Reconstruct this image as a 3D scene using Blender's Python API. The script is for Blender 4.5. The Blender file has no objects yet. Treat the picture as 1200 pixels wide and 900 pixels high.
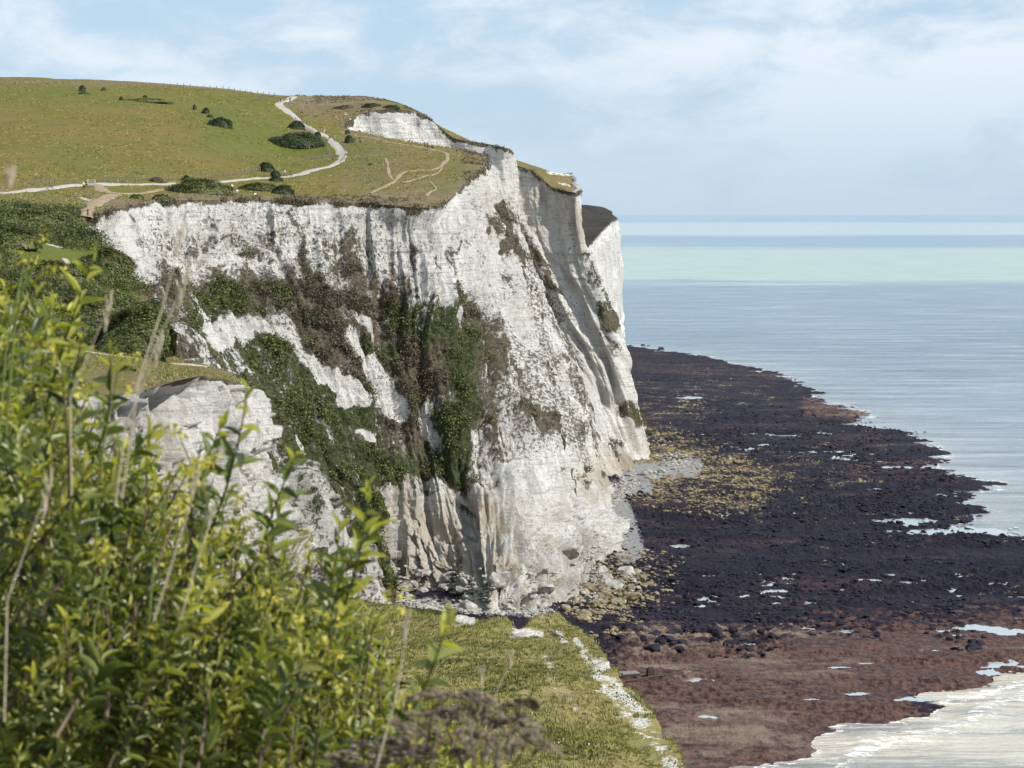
import bpy, bmesh, math, random
import numpy as np
from mathutils import Vector, Matrix

C = bpy.context.scene.collection
sc = bpy.context.scene
rng = np.random.default_rng(7)
random.seed(7)

# ------------------------------------------------------------------ camera, sky, sun, exposure
F = 2669.0                      # focal length in photograph pixels (1200 wide)
EYE = 90.0
HZ = 250.0                      # row of the horizon
PITCH = math.atan((450.0 - HZ) / F)
cam_d = bpy.data.cameras.new('camera')
cam = bpy.data.objects.new('camera', cam_d)
C.objects.link(cam)
cam.location = (0, 0, EYE)
cam.rotation_euler = (math.radians(90) - PITCH, 0, 0)
cam_d.sensor_width = 36.0
cam_d.lens = 36.0 * F / 1200.0
cam_d.clip_start = 0.2
cam_d.clip_end = 300000.0
cam_d.dof.use_dof = True
cam_d.dof.focus_distance = 450.0
cam_d.dof.aperture_fstop = 14.0
sc.camera = cam

SUN_AZ = math.radians(118.0)    # compass angle from +Y, clockwise: right of and a little behind the camera
SUN_EL = math.radians(43.0)
world = bpy.data.worlds.new('World')
sc.world = world
world.use_nodes = True
nt = world.node_tree
for n in list(nt.nodes):
    nt.nodes.remove(n)
W = nt.nodes.new
out = W('ShaderNodeOutputWorld')
bg = W('ShaderNodeBackground')
bg.inputs['Strength'].default_value = 0.10
skyt = W('ShaderNodeTexSky')
skyt.sky_type = 'NISHITA'
skyt.sun_disc = False
skyt.sun_elevation = SUN_EL
skyt.sun_rotation = SUN_AZ
skyt.air_density = 1.0
skyt.dust_density = 0.6
skyt.ozone_density = 2.0
skyt.altitude = 90
tc = W('ShaderNodeTexCoord')
mp = W('ShaderNodeMapping')
mp.inputs['Scale'].default_value = (1.0, 1.0, 2.4)
nt.links.new(tc.outputs['Generated'], mp.inputs['Vector'])
n1 = W('ShaderNodeTexNoise')
n1.inputs['Scale'].default_value = 17.0
n1.inputs['Detail'].default_value = 8.0
n1.inputs['Roughness'].default_value = 0.60
n1.inputs['Distortion'].default_value = 0.25
mp.inputs['Location'].default_value = (0.35, 0.0, 0.10)
nt.links.new(mp.outputs['Vector'], n1.inputs['Vector'])
n2 = W('ShaderNodeTexNoise')
n2.inputs['Scale'].default_value = 5.0
n2.inputs['Detail'].default_value = 3.0
nt.links.new(mp.outputs['Vector'], n2.inputs['Vector'])
sumn = W('ShaderNodeMath'); sumn.operation = 'ADD'
nt.links.new(n1.outputs['Fac'], sumn.inputs[0])
nt.links.new(n2.outputs['Fac'], sumn.inputs[1])
ramp = W('ShaderNodeMapRange')
ramp.interpolation_type = 'SMOOTHSTEP'
ramp.inputs['From Min'].default_value = 0.82
ramp.inputs['From Max'].default_value = 1.16
nt.links.new(sumn.outputs[0], ramp.inputs['Value'])
# thinner cloud close to the horizon
sep = W('ShaderNodeSeparateXYZ')
nt.links.new(tc.outputs['Generated'], sep.inputs[0])
hz = W('ShaderNodeMapRange')
hz.interpolation_type = 'SMOOTHSTEP'
hz.inputs['From Min'].default_value = 0.0
hz.inputs['From Max'].default_value = 0.085
hz.inputs['To Min'].default_value = 0.15
hz.inputs['To Max'].default_value = 0.95
nt.links.new(sep.outputs['Z'], hz.inputs['Value'])
mul = W('ShaderNodeMath'); mul.operation = 'MULTIPLY'
nt.links.new(ramp.outputs[0], mul.inputs[0])
nt.links.new(hz.outputs[0], mul.inputs[1])
# the clear blue: nishita with a veil of thin high cloud
veil = W('ShaderNodeMix'); veil.data_type = 'RGBA'
veil.inputs[0].default_value = 0.80
nt.links.new(skyt.outputs[0], veil.inputs[6])
veil.inputs[7].default_value = (4.7, 6.3, 8.0, 1)
mixc = W('ShaderNodeMix'); mixc.data_type = 'RGBA'
nt.links.new(mul.outputs[0], mixc.inputs[0])
nt.links.new(veil.outputs[2], mixc.inputs[6])
mixc.inputs[7].default_value = (7.4, 8.1, 8.8, 1)
nt.links.new(mixc.outputs[2], bg.inputs['Color'])
nt.links.new(bg.outputs[0], out.inputs['Surface'])

sun_d = bpy.data.lights.new('sun', 'SUN')
sun_d.energy = 5.0
sun_d.angle = math.radians(0.5)
sun_d.color = (1.0, 0.955, 0.87)
sun = bpy.data.objects.new('sun', sun_d)
C.objects.link(sun)
sdir = Vector((math.sin(SUN_AZ) * math.cos(SUN_EL), math.cos(SUN_AZ) * math.cos(SUN_EL), math.sin(SUN_EL)))
sun.rotation_euler = sdir.to_track_quat('Z', 'Y').to_euler()
sun.location = (200, -200, 400)

sc.view_settings.view_transform = 'Standard'
sc.view_settings.look = 'None'
sc.view_settings.gamma = 1.0
sc.view_settings.exposure = 0.18
sc.view_settings.use_curve_mapping = False

# ------------------------------------------------------------------ measuring: survey pixel + distance -> world
cp, sp_ = math.cos(PITCH), math.sin(PITCH)
def at(px, py, D):
    px = np.asarray(px, float); py = np.asarray(py, float); D = np.asarray(D, float)
    x = (px - 600.0) / F
    v = -(py - 450.0) / F
    dy = cp + v * sp_
    dz = -sp_ + v * cp
    s = D / dy
    return np.stack([x * s, D + 0 * x, EYE + dz * s], -1)
def gdist(py, z=0.0):
    v = -(py - 450.0) / F
    dy = cp + v * sp_
    dz = -sp_ + v * cp
    return (z - EYE) / dz * dy
def to_px(P):
    x, y, z = P[..., 0], P[..., 1], P[..., 2] - EYE
    dep = y * cp - z * sp_
    up = y * sp_ + z * cp
    return 600 + F * x / dep, 450 - F * up / dep

# ------------------------------------------------------------------ noise
def _h(ix, iy, iz, seed):
    n = (ix.astype(np.int64) * 374761393 + iy.astype(np.int64) * 668265263 + iz.astype(np.int64) * 2147483647 + seed * 974711) & 0xffffffff
    n = ((n ^ (n >> 13)) * 1274126177) & 0xffffffff
    n = (n ^ (n >> 16)) & 0xffffffff
    n = (n * 2246822519) & 0xffffffff
    n = n ^ (n >> 15)
    return (n & 0xffff) / 32767.5 - 1.0
def vn(x, y, z=None, seed=0):
    if z is None:
        xi = np.floor(x); yi = np.floor(y)
        fx = x - xi; fy = y - yi
        fx = fx * fx * (3 - 2 * fx); fy = fy * fy * (3 - 2 * fy)
        zi = np.zeros_like(xi)
        a = _h(xi, yi, zi, seed); b = _h(xi + 1, yi, zi, seed)
        c = _h(xi, yi + 1, zi, seed); d = _h(xi + 1, yi + 1, zi, seed)
        return (a * (1 - fx) + b * fx) * (1 - fy) + (c * (1 - fx) + d * fx) * fy
    zi = np.floor(z); fz = z - zi; fz = fz * fz * (3 - 2 * fz)
    xi = np.floor(x); yi = np.floor(y)
    fx = x - xi; fy = y - yi
    fx = fx * fx * (3 - 2 * fx); fy = fy * fy * (3 - 2 * fy)
    r = 0
    for k, w in ((0, 1 - fz), (1, fz)):
        a = _h(xi, yi, zi + k, seed); b = _h(xi + 1, yi, zi + k, seed)
        c = _h(xi, yi + 1, zi + k, seed); d = _h(xi + 1, yi + 1, zi + k, seed)
        r = r + w * ((a * (1 - fx) + b * fx) * (1 - fy) + (c * (1 - fx) + d * fx) * fy)
    return r
def fbm(x, y, z=None, octv=4, seed=0, gain=0.5):
    r = 0; a = 1.0; t = 0; f = 1.0
    for o in range(octv):
        r = r + a * vn(x * f + 17.3 * o, y * f - 9.1 * o, None if z is None else z * f + 5.7 * o, seed + o)
        t += a; a *= gain; f *= 2.03
    return r / t
def ridged(x, y, octv=3, seed=0, gain=0.5):
    r = 0; a = 1.0; t = 0; f = 1.0
    for o in range(octv):
        r = r + a * (1 - 2 * np.abs(vn(x * f + 3.3 * o, y * f + 1.7 * o, None, seed + o)))
        t += a; a *= gain; f *= 2.1
    return r / t
def sstep(a, b, x):
    t = np.clip((x - a) / (b - a), 0, 1)
    return t * t * (3 - 2 * t)

# ------------------------------------------------------------------ mesh and tagging helpers
def make_mesh(name, V, Fq, mat=None, smooth=True, color=None, uv=None, mats_idx=None):
    """V (n,3); Fq (m,3) or (m,4) int array"""
    V = np.ascontiguousarray(V, dtype=np.float32); Fq = np.ascontiguousarray(Fq, dtype=np.int32)
    me = bpy.data.meshes.new(name)
    k = Fq.shape[1]; m = Fq.shape[0]
    me.vertices.add(len(V)); me.vertices.foreach_set('co', V.ravel())
    me.loops.add(m * k); me.loops.foreach_set('vertex_index', Fq.ravel())
    me.polygons.add(m)
    me.polygons.foreach_set('loop_start', np.arange(0, m * k, k, dtype=np.int32))
    try:
        me.polygons.foreach_set('loop_total', np.full(m, k, dtype=np.int32))
    except Exception:
        pass
    if mats_idx is not None:
        me.polygons.foreach_set('material_index', np.ascontiguousarray(mats_idx, dtype=np.int32))
    me.update(calc_edges=True)
    me.polygons.foreach_set('use_smooth', np.full(m, bool(smooth)))
    if color is not None:
        ca = me.color_attributes.new('mask', 'FLOAT_COLOR', 'POINT')
        c4 = np.ones((len(V), 4), np.float32); c4[:, :color.shape[1]] = color
        ca.data.foreach_set('color', c4.ravel())
    if uv is not None:
        ul = me.uv_layers.new(name='metres')
        ul.data.foreach_set('uv', np.ascontiguousarray(uv[Fq.ravel()], dtype=np.float32).ravel())
    if mat is not None:
        for mm in (mat if isinstance(mat, (list, tuple)) else [mat]):
            me.materials.append(mm)
    me.validate(verbose=False)
    return me
def link(name, me, parent=None, loc=None, rot=None, scale=None):
    o = bpy.data.objects.new(name, me)
    C.objects.link(o)
    if parent is not None:
        o.parent = parent
    if loc is not None: o.location = loc
    if rot is not None: o.rotation_euler = rot
    if scale is not None: o.scale = scale
    return o
def tag(o, label=None, cat=None, group=None, kind=None):
    if label: o['label'] = label
    if cat: o['category'] = cat
    if group: o['group'] = group
    if kind: o['kind'] = kind
    return o
def grid_faces(n, m):
    i = np.arange(n * m).reshape(n, m)
    return np.stack([i[:-1, :-1], i[1:, :-1], i[1:, 1:], i[:-1, 1:]], -1).reshape(-1, 4)
class MB:
    """collects small polygons into one mesh"""
    def __init__(s): s.v = []; s.f = []
    def add(s, vs, fs):
        b = len(s.v); s.v += [tuple(map(float, q)) for q in vs]
        s.f += [tuple(b + i for i in f) for f in fs]
    def box(s, c, d, rz=0.0, taper=1.0):
        x, y, z = d[0] / 2, d[1] / 2, d[2] / 2
        cr, sr = math.cos(rz), math.sin(rz)
        vs = []
        for sz in (-1, 1):
            t = taper if sz > 0 else 1.0
            for sx, sy in ((-1, -1), (1, -1), (1, 1), (-1, 1)):
                lx, ly = sx * x * t, sy * y * t
                vs.append((c[0] + lx * cr - ly * sr, c[1] + lx * sr + ly * cr, c[2] + sz * z))
        s.add(vs, [(0, 3, 2, 1), (4, 5, 6, 7), (0, 1, 5, 4), (1, 2, 6, 5), (2, 3, 7, 6), (3, 0, 4, 7)])
    def tube(s, pts, rads, seg=6):
        pts = [Vector(p) for p in pts]
        if not hasattr(rads, '__len__'): rads = [rads] * len(pts)
        b = len(s.v); n = len(pts)
        for i, p in enumerate(pts):
            t = (pts[min(i + 1, n - 1)] - pts[max(i - 1, 0)]).normalized()
            a = t.cross(Vector((0, 0, 1)))
            if a.length < 1e-3: a = t.cross(Vector((1, 0, 0)))
            a.normalize(); c = t.cross(a)
            for k in range(seg):
                an = 2 * math.pi * k / seg
                q = p + (a * math.cos(an) + c * math.sin(an)) * rads[i]
                s.v.append(tuple(q))
        for i in range(n - 1):
            for k in range(seg):
                k2 = (k + 1) % seg
                s.f.append((b + i * seg + k, b + i * seg + k2, b + (i + 1) * seg + k2, b + (i + 1) * seg + k))
        s.f.append(tuple(b + k for k in reversed(range(seg))))
        s.f.append(tuple(b + (n - 1) * seg + k for k in range(seg)))
    def mesh(s, name, mat, smooth=False):
        me = bpy.data.meshes.new(name)
        me.from_pydata(s.v, [], s.f); me.update()
        if smooth:
            me.polygons.foreach_set('use_smooth', np.full(len(me.polygons), True))
        if mat: me.materials.append(mat)
        return me

# ------------------------------------------------------------------ materials
def newmat(name):
    m = bpy.data.materials.new(name); m.use_nodes = True
    nt = m.node_tree
    b = nt.nodes['Principled BSDF']
    b.inputs['Roughness'].default_value = 0.9
    b.inputs['Specular IOR Level'].default_value = 0.2
    return m, nt, b
class NT:
    def __init__(s, nt): s.nt = nt; s.N = nt.nodes; s.L = nt.links
    def n(s, t, **kw):
        a = s.N.new(t)
        for k, v in kw.items(): setattr(a, k, v)
        return a
    def noise(s, vec, scale, detail=4, rough=0.55, dist=0.0):
        a = s.n('ShaderNodeTexNoise')
        a.inputs['Scale'].default_value = scale; a.inputs['Detail'].default_value = detail
        a.inputs['Roughness'].default_value = rough; a.inputs['Distortion'].default_value = dist
        if vec is not None: s.L.new(vec, a.inputs['Vector'])
        return a.outputs['Fac']
    def mapv(s, vec, scale, loc=(0, 0, 0)):
        a = s.n('ShaderNodeMapping'); a.inputs['Scale'].default_value = scale; a.inputs['Location'].default_value = loc
        s.L.new(vec, a.inputs['Vector']); return a.outputs[0]
    def math(s, op, a, b=None, clamp=False):
        q = s.n('ShaderNodeMath', operation=op); q.use_clamp = clamp
        for i, x in enumerate((a, b)):
            if x is None: continue
            if isinstance(x, (int, float)): q.inputs[i].default_value = x
            else: s.L.new(x, q.inputs[i])
        return q.outputs[0]
    def rng(s, x, a, b, lo=0.0, hi=1.0, smooth=True):
        q = s.n('ShaderNodeMapRange')
        if smooth: q.interpolation_type = 'SMOOTHSTEP'
        q.inputs['From Min'].default_value = a; q.inputs['From Max'].default_value = b
        q.inputs['To Min'].default_value = lo; q.inputs['To Max'].default_value = hi
        s.L.new(x, q.inputs['Value']); return q.outputs[0]
    def mix(s, f, a, b, mode='MIX'):
        q = s.n('ShaderNodeMix', data_type='RGBA', blend_type=mode)
        if isinstance(f, (int, float)): q.inputs[0].default_value = f
        else: s.L.new(f, q.inputs[0])
        for i, x in ((6, a), (7, b)):
            if isinstance(x, tuple): q.inputs[i].default_value = (*x, 1) if len(x) == 3 else x
            else: s.L.new(x, q.inputs[i])
        return q.outputs[2]
    def bump(s, h, strength, dist, prev=None):
        q = s.n('ShaderNodeBump'); q.inputs['Strength'].default_value = strength; q.inputs['Distance'].default_value = dist
        s.L.new(h, q.inputs['Height'])
        if prev is not None: s.L.new(prev, q.inputs['Normal'])
        return q.outputs[0]
    def mask(s):
        a = s.n('ShaderNodeAttribute'); a.attribute_name = 'mask'
        q = s.n('ShaderNodeSeparateColor'); s.L.new(a.outputs['Color'], q.inputs[0])
        return q.outputs[0], q.outputs[1], q.outputs[2]
    def pos(s):
        return s.n('ShaderNodeNewGeometry').outputs['Position']
    def uv(s):
        a = s.n('ShaderNodeUVMap'); a.uv_map = 'metres'; return a.outputs[0]

def chalk_material():
    m, nt, b = newmat('chalk_cliff')
    t = NT(nt)
    P = t.pos(); U = t.uv()
    veg, green, tan = t.mask()
    # white chalk, broad tone
    big = t.noise(t.mapv(P, (0.06, 0.06, 0.045)), 1.0, 5)
    c = t.mix(t.rng(big, 0.35, 0.66), (0.80, 0.785, 0.75), (0.64, 0.625, 0.595))
    # run-down streaks (u across, v down the face)
    st = t.noise(t.mapv(U, (0.9, 0.06, 1)), 1.0, 7, 0.68)
    c = t.mix(t.rng(st, 0.49, 0.70, 0, 0.75), c, (0.36, 0.345, 0.325))
    st2 = t.noise(t.mapv(U, (0.28, 0.03, 1), (40, 3, 0)), 1.0, 5, 0.6)
    c = t.mix(t.rng(st2, 0.53, 0.70, 0, 0.45), c, (0.44, 0.39, 0.31))
    # bedding lines with flint seams
    bed = t.noise(t.mapv(P, (0.06, 0.06, 1.15)), 1.0, 6, 0.74, 0.15)
    c = t.mix(t.rng(bed, 0.52, 0.66, 0, 0.60), c, (0.28, 0.275, 0.265))
    bed2 = t.noise(t.mapv(P, (0.12, 0.12, 3.0)), 1.0, 4, 0.65, 0.1)
    c = t.mix(t.rng(bed2, 0.56, 0.68, 0, 0.5), c, (0.30, 0.29, 0.275))
    # blotches, pits and clinging tufts
    bl = t.noise(t.mapv(P, (0.55, 0.55, 0.45)), 1.0, 8, 0.74)
    c = t.mix(t.rng(bl, 0.53, 0.68, 0, 0.65), c, (0.34, 0.325, 0.305))
    pits = t.noise(t.mapv(P, (1.15, 1.15, 0.9)), 1.0, 6, 0.72)
    pz = t.math('ADD', pits, t.math('MULTIPLY', t.math('SUBTRACT', t.noise(P, 0.045, 4, 0.6), 0.5), 0.6))
    pz = t.math('ADD', pz, t.math('MULTIPLY', veg, 0.24))
    pm = t.rng(pz, 0.66, 0.70)
    c = t.mix(t.math('MULTIPLY', pm, 0.88), c, t.mix(t.rng(t.noise(P, 0.2, 3), 0.4, 0.6), (0.085, 0.085, 0.060), (0.13, 0.11, 0.085)))
    # warm beige chalk
    c = t.mix(t.math('MULTIPLY', tan, t.rng(t.noise(P, 0.12, 4), 0.30, 0.6)), c, (0.47, 0.40, 0.30))
    # vegetation: threshold of noise against painted density
    nz = t.noise(t.mapv(P, (0.36, 0.36, 0.30)), 1.0, 10, 0.80, 0.5)
    nzl = t.noise(t.mapv(U, (0.16, 0.045, 1), (9, 4, 2)), 1.0, 7, 0.66, 0.4)
    nz = t.math('ADD', nz, t.math('MULTIPLY', t.math('SUBTRACT', nzl, 0.5), 0.95))
    lo = t.math('SUBTRACT', 0.79, t.math('MULTIPLY', veg, 0.46))
    d = t.math('SUBTRACT', nz, lo)
    vm = t.rng(d, -0.02, 0.045)
    fine = t.noise(P, 1.3, 6, 0.7)
    vb = t.mix(t.rng(fine, 0.35, 0.65), (0.062, 0.053, 0.040), (0.200, 0.165, 0.115))
    vg = t.mix(t.rng(fine, 0.38, 0.66), (0.030, 0.042, 0.018), (0.125, 0.135, 0.055))
    gmix = t.rng(t.math('ADD', green, t.math('MULTIPLY', t.math('SUBTRACT', t.noise(P, 0.09, 4), 0.5), 1.3)), 0.35, 0.65)
    vc = t.mix(gmix, vb, vg)
    c = t.mix(vm, c, vc)
    nt.links.new(c, b.inputs['Base Color'])
    h = t.math('ADD', t.math('MULTIPLY', bl, 0.8), t.math('MULTIPLY', bed, -0.6))
    h = t.math('ADD', h, t.math('MULTIPLY', st, -0.9))
    h = t.math('ADD', h, t.math('MULTIPLY', vm, 0.5)); h = t.math('ADD', h, t.math('MULTIPLY', pits, 0.6))
    h2 = t.noise(P, 2.2, 6, 0.7)
    n = t.bump(h, 0.95, 1.7)
    n = t.bump(h2, 0.7, 0.45, n)
    nt.links.new(n, b.inputs['Normal'])
    b.inputs['Roughness'].default_value = 0.95
    return m

def down_material():
    """grass of the cliff-top; mask R = dry brown, G = lush green, B = bare chalk / soil"""
    m, nt, b = newmat('downland_grass')
    t = NT(nt); P = t.pos(); r, g, bl = t.mask()
    n1 = t.noise(t.mapv(P, (0.03, 0.03, 0.03)), 1.0, 5, 0.6)
    n2 = t.noise(t.mapv(P, (0.20, 0.20, 0.3)), 1.0, 8, 0.76)
    n3 = t.noise(P, 0.9, 5, 0.7)
    base = t.mix(t.rng(n1, 0.35, 0.65), (0.125, 0.112, 0.020), (0.158, 0.120, 0.030))
    lush = (0.088, 0.112, 0.016)
    c = t.mix(t.math('MULTIPLY', g, t.rng(n1, 0.2, 0.5, 0.6, 1)), base, lush)
    dry = t.mix(t.rng(n2, 0.35, 0.65), (0.110, 0.078, 0.048), (0.235, 0.185, 0.110))
    rr = t.math('ADD', r, t.math('MULTIPLY', t.math('SUBTRACT', t.noise(P, 0.11, 6, 0.65), 0.5), 1.3))
    c = t.mix(t.rng(rr, 0.15, 0.85), c, dry)
    c = t.mix(t.rng(n2, 0.46, 0.70, 0, 0.60), c, (0.052, 0.058, 0.016))
    c = t.mix(t.rng(n3, 0.52, 0.72, 0, 0.40), c, (0.225, 0.205, 0.085))
    bb = t.math('ADD', bl, t.math('MULTIPLY', t.math('SUBTRACT', t.noise(P, 0.55, 6, 0.7), 0.5), 1.1))
    c = t.mix(t.rng(bb, 0.50, 0.62), c, (0.66, 0.63, 0.56))
    nt.links.new(c, b.inputs['Base Color'])
    n = t.bump(n2, 0.7, 1.4)
    n = t.bump(n3, 0.6, 0.5, n)
    nt.links.new(n, b.inputs['Normal'])
    return m

def near_grass_material():
    m, nt, b = newmat('near_turf')
    t = NT(nt); P = t.pos(); r, g, bl = t.mask()
    n1 = t.noise(P, 0.16, 5, 0.6); n2 = t.noise(P, 2.2, 7, 0.72); n3 = t.noise(P, 7.0, 4, 0.7)
    c = t.mix(t.rng(n1, 0.35, 0.65), (0.22, 0.195, 0.060), (0.30, 0.245, 0.10))
    c = t.mix(t.rng(n2, 0.45, 0.7, 0, 0.7), c, (0.05, 0.068, 0.016))
    c = t.mix(t.rng(n3, 0.52, 0.7, 0, 0.6), c, (0.30, 0.26, 0.14))
    rr = t.math('ADD', r, t.math('MULTIPLY', t.math('SUBTRACT', n2, 0.5), 0.8))
    c = t.mix(t.rng(rr, 0.35, 0.75), c, (0.32, 0.245, 0.15))
    bb = t.math('ADD', bl, t.math('MULTIPLY', t.math('SUBTRACT', t.noise(P, 0.7, 8, 0.78), 0.5), 1.7))
    ch = t.mix(t.rng(n3, 0.42, 0.60), (0.66, 0.64, 0.59), (0.36, 0.33, 0.27))
    c = t.mix(t.rng(bb, 0.50, 0.58), c, ch)
    nt.links.new(c, b.inputs['Base Color'])
    n = t.bump(n2, 0.8, 0.3); n = t.bump(n3, 0.7, 0.1, n)
    nt.links.new(n, b.inputs['Normal'])
    return m

def reef_material():
    """mask R = yellow-brown weed rock, G = red-brown flat chalk platform, B = pale shingle"""
    m, nt, b = newmat('wet_reef_rock')
    t = NT(nt); P = t.pos(); r, g, bl = t.mask()
    n1 = t.noise(t.mapv(P, (0.018, 0.035, 0.3)), 1.0, 8, 0.70)
    n2 = t.noise(t.mapv(P, (0.8, 0.45, 0.8)), 1.0, 7, 0.75)
    n3 = t.noise(P, 0.35, 5, 0.65)
    c = t.mix(t.rng(n2, 0.38, 0.66), (0.003, 0.003, 0.009), (0.020, 0.015, 0.032))
    c = t.mix(t.rng(n1, 0.50, 0.64, 0, 0.85), c, t.mix(t.rng(n2, 0.4, 0.62), (0.022, 0.013, 0.020), (0.085, 0.052, 0.054)))
    spk = t.noise(P, 0.75, 5, 0.8)
    c = t.mix(t.rng(spk, 0.62, 0.70, 0, 0.6), c, (0.15, 0.125, 0.10))
    yel = t.mix(t.rng(n2, 0.36, 0.62), (0.07, 0.052, 0.026), (0.34, 0.27, 0.14))
    rm = t.rng(t.math('ADD', r, t.math('ADD', t.math('MULTIPLY', t.math('SUBTRACT', n2, 0.5), 3.0), t.math('MULTIPLY', t.math('SUBTRACT', t.noise(P, 0.08, 4), 0.5), 2.2))), 0.50, 0.85)
    c = t.mix(rm, c, yel)
    red = t.mix(t.rng(n2, 0.36, 0.64), (0.024, 0.011, 0.012), (0.165, 0.095, 0.078))
    red = t.mix(t.rng(n1, 0.5, 0.65, 0, 0.8), red, (0.28, 0.215, 0.165))
    gm = t.rng(t.math('ADD', g, t.math('MULTIPLY', t.math('SUBTRACT', n3, 0.5), 1.6)), 0.38, 0.66)
    c = t.mix(gm, c, red)
    sh = t.mix(t.rng(n2, 0.35, 0.65), (0.20, 0.205, 0.215), (0.34, 0.335, 0.33))
    c = t.mix(t.rng(t.math('ADD', bl, t.math('MULTIPLY', t.math('SUBTRACT', n2, 0.5), 0.9)), 0.45, 0.60), c, sh)
    nt.links.new(c, b.inputs['Base Color'])
    rg = t.rng(n2, 0.35, 0.65, 0.45, 0.85)
    nt.links.new(rg, b.inputs['Roughness'])
    b.inputs['Specular IOR Level'].default_value = 0.12
    n = t.bump(n2, 1.0, 1.3)
    nt.links.new(n, b.inputs['Normal'])
    return m

def sea_material():
    """mask R = surf foam, G = milky shallows"""
    m, nt, b = newmat('sea_water')
    t = NT(nt); P = t.pos(); r, g, bl = t.mask()
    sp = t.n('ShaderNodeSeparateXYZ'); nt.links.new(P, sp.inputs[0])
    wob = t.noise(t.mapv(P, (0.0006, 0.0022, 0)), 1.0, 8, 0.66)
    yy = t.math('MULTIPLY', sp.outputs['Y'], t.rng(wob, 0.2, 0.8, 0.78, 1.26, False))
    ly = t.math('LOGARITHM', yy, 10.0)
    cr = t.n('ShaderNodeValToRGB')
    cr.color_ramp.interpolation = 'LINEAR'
    # 10^x metres; painted bands: cloud shadow and sunlit gaps, mixed with chalky water
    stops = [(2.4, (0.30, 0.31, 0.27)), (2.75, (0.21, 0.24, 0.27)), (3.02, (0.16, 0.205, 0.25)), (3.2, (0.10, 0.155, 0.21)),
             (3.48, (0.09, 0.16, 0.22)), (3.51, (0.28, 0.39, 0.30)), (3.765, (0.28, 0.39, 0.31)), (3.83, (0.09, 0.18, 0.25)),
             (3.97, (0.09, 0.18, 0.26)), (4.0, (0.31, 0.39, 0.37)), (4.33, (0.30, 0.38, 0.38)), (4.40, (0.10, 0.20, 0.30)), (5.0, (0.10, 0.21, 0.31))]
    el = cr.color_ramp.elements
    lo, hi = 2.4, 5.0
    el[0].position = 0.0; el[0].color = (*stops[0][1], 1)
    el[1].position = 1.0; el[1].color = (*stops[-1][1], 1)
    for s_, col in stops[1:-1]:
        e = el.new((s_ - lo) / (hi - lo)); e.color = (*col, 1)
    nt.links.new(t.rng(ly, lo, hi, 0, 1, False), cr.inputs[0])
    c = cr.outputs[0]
    milky = (0.50, 0.45, 0.36)
    c = t.mix(g, c, milky)
    # streaks, with bright and dark sides of ripples painted into the colour
    stv = t.noise(t.mapv(P, (0.006, 0.035, 0)), 1.0, 6, 0.65)
    c = t.mix(t.rng(stv, 0.48, 0.66, 0, 0.5), c, t.mix(0.5, c, (0.36, 0.39, 0.41)))
    rip = t.noise(t.mapv(P, (0.010, 0.055, 0)), 1.0, 10, 0.78)
    c = t.mix(t.rng(rip, 0.50, 0.60, 0, 0.8), c, t.mix(0.7, c, (0.03, 0.06, 0.09)))
    c = t.mix(t.rng(rip, 0.48, 0.38, 0, 0.6), c, t.mix(0.5, c, (0.56, 0.60, 0.62)))
    fz = t.noise(t.mapv(P, (0.28, 0.42, 0)), 1.0, 8, 0.74, 0.6)
    fm = t.rng(t.math('ADD', r, t.math('MULTIPLY', t.math('SUBTRACT', fz, 0.5), 1.9)), 0.46, 0.66)
    c = t.mix(t.math('MULTIPLY', fm, 0.8), c, (0.78, 0.79, 0.78))
    nt.links.new(c, b.inputs['Base Color'])
    nt.links.new(t.rng(fm, 0, 1, 0.16, 0.85, False), b.inputs['Roughness'])
    b.inputs['Specular IOR Level'].default_value = 0.45
    w1 = t.noise(t.mapv(P, (0.05, 0.16, 0)), 1.0, 6, 0.62, 0.3)
    w2 = t.noise(t.mapv(P, (0.5, 1.0, 0)), 1.0, 5, 0.65)
    n = t.bump(w1, 1.0, 2.6); n = t.bump(w2, 0.8, 0.35, n)
    nt.links.new(n, b.inputs['Normal'])
    return m

def simple(name, col, rough=0.9, var=0.35, scale=3.0, bump=0.3, spec=0.2):
    m, nt, b = newmat(name); t = NT(nt)
    tc = t.n('ShaderNodeTexCoord').outputs['Object']
    n = t.noise(tc, scale, 6, 0.65)
    dark = tuple(x * (1 - var) for x in col); lite = tuple(min(1, x * (1 + var)) for x in col)
    nt.links.new(t.mix(t.rng(n, 0.3, 0.7), dark, lite), b.inputs['Base Color'])
    nt.links.new(t.bump(n, bump, 0.1), b.inputs['Normal'])
    b.inputs['Roughness'].default_value = rough; b.inputs['Specular IOR Level'].default_value = spec
    return m

def foliage_material(name, dark, lite, trans=0.3, scale=3.0, rough=0.55, spec=0.3, tip=None):
    """mask R = per-leaf tone, G = young tip"""
    m, nt, b = newmat(name); t = NT(nt)
    r, g, bl = t.mask()
    n = t.noise(t.pos(), scale, 4, 0.6)
    f = t.math('ADD', t.math('MULTIPLY', r, 0.75), t.math('MULTIPLY', t.math('SUBTRACT', n, 0.5), 0.9), True)
    c = t.mix(f, dark, lite)
    if tip: c = t.mix(g, c, tip)
    nt.links.new(c, b.inputs['Base Color'])
    b.inputs['Roughness'].default_value = rough; b.inputs['Specular IOR Level'].default_value = spec
    tr = t.n('ShaderNodeBsdfTranslucent')
    nt.links.new(t.mix(1.0, c, (1.1, 1.2, 0.42), 'MULTIPLY'), tr.inputs['Color'])
    mx = t.n('ShaderNodeMixShader'); mx.inputs[0].default_value = trans
    nt.links.new(b.outputs[0], mx.inputs[1]); nt.links.new(tr.outputs[0], mx.inputs[2])
    o = [q for q in nt.nodes if q.type == 'OUTPUT_MATERIAL'][0]
    nt.links.new(mx.outputs[0], o.inputs['Surface'])
    return m

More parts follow.
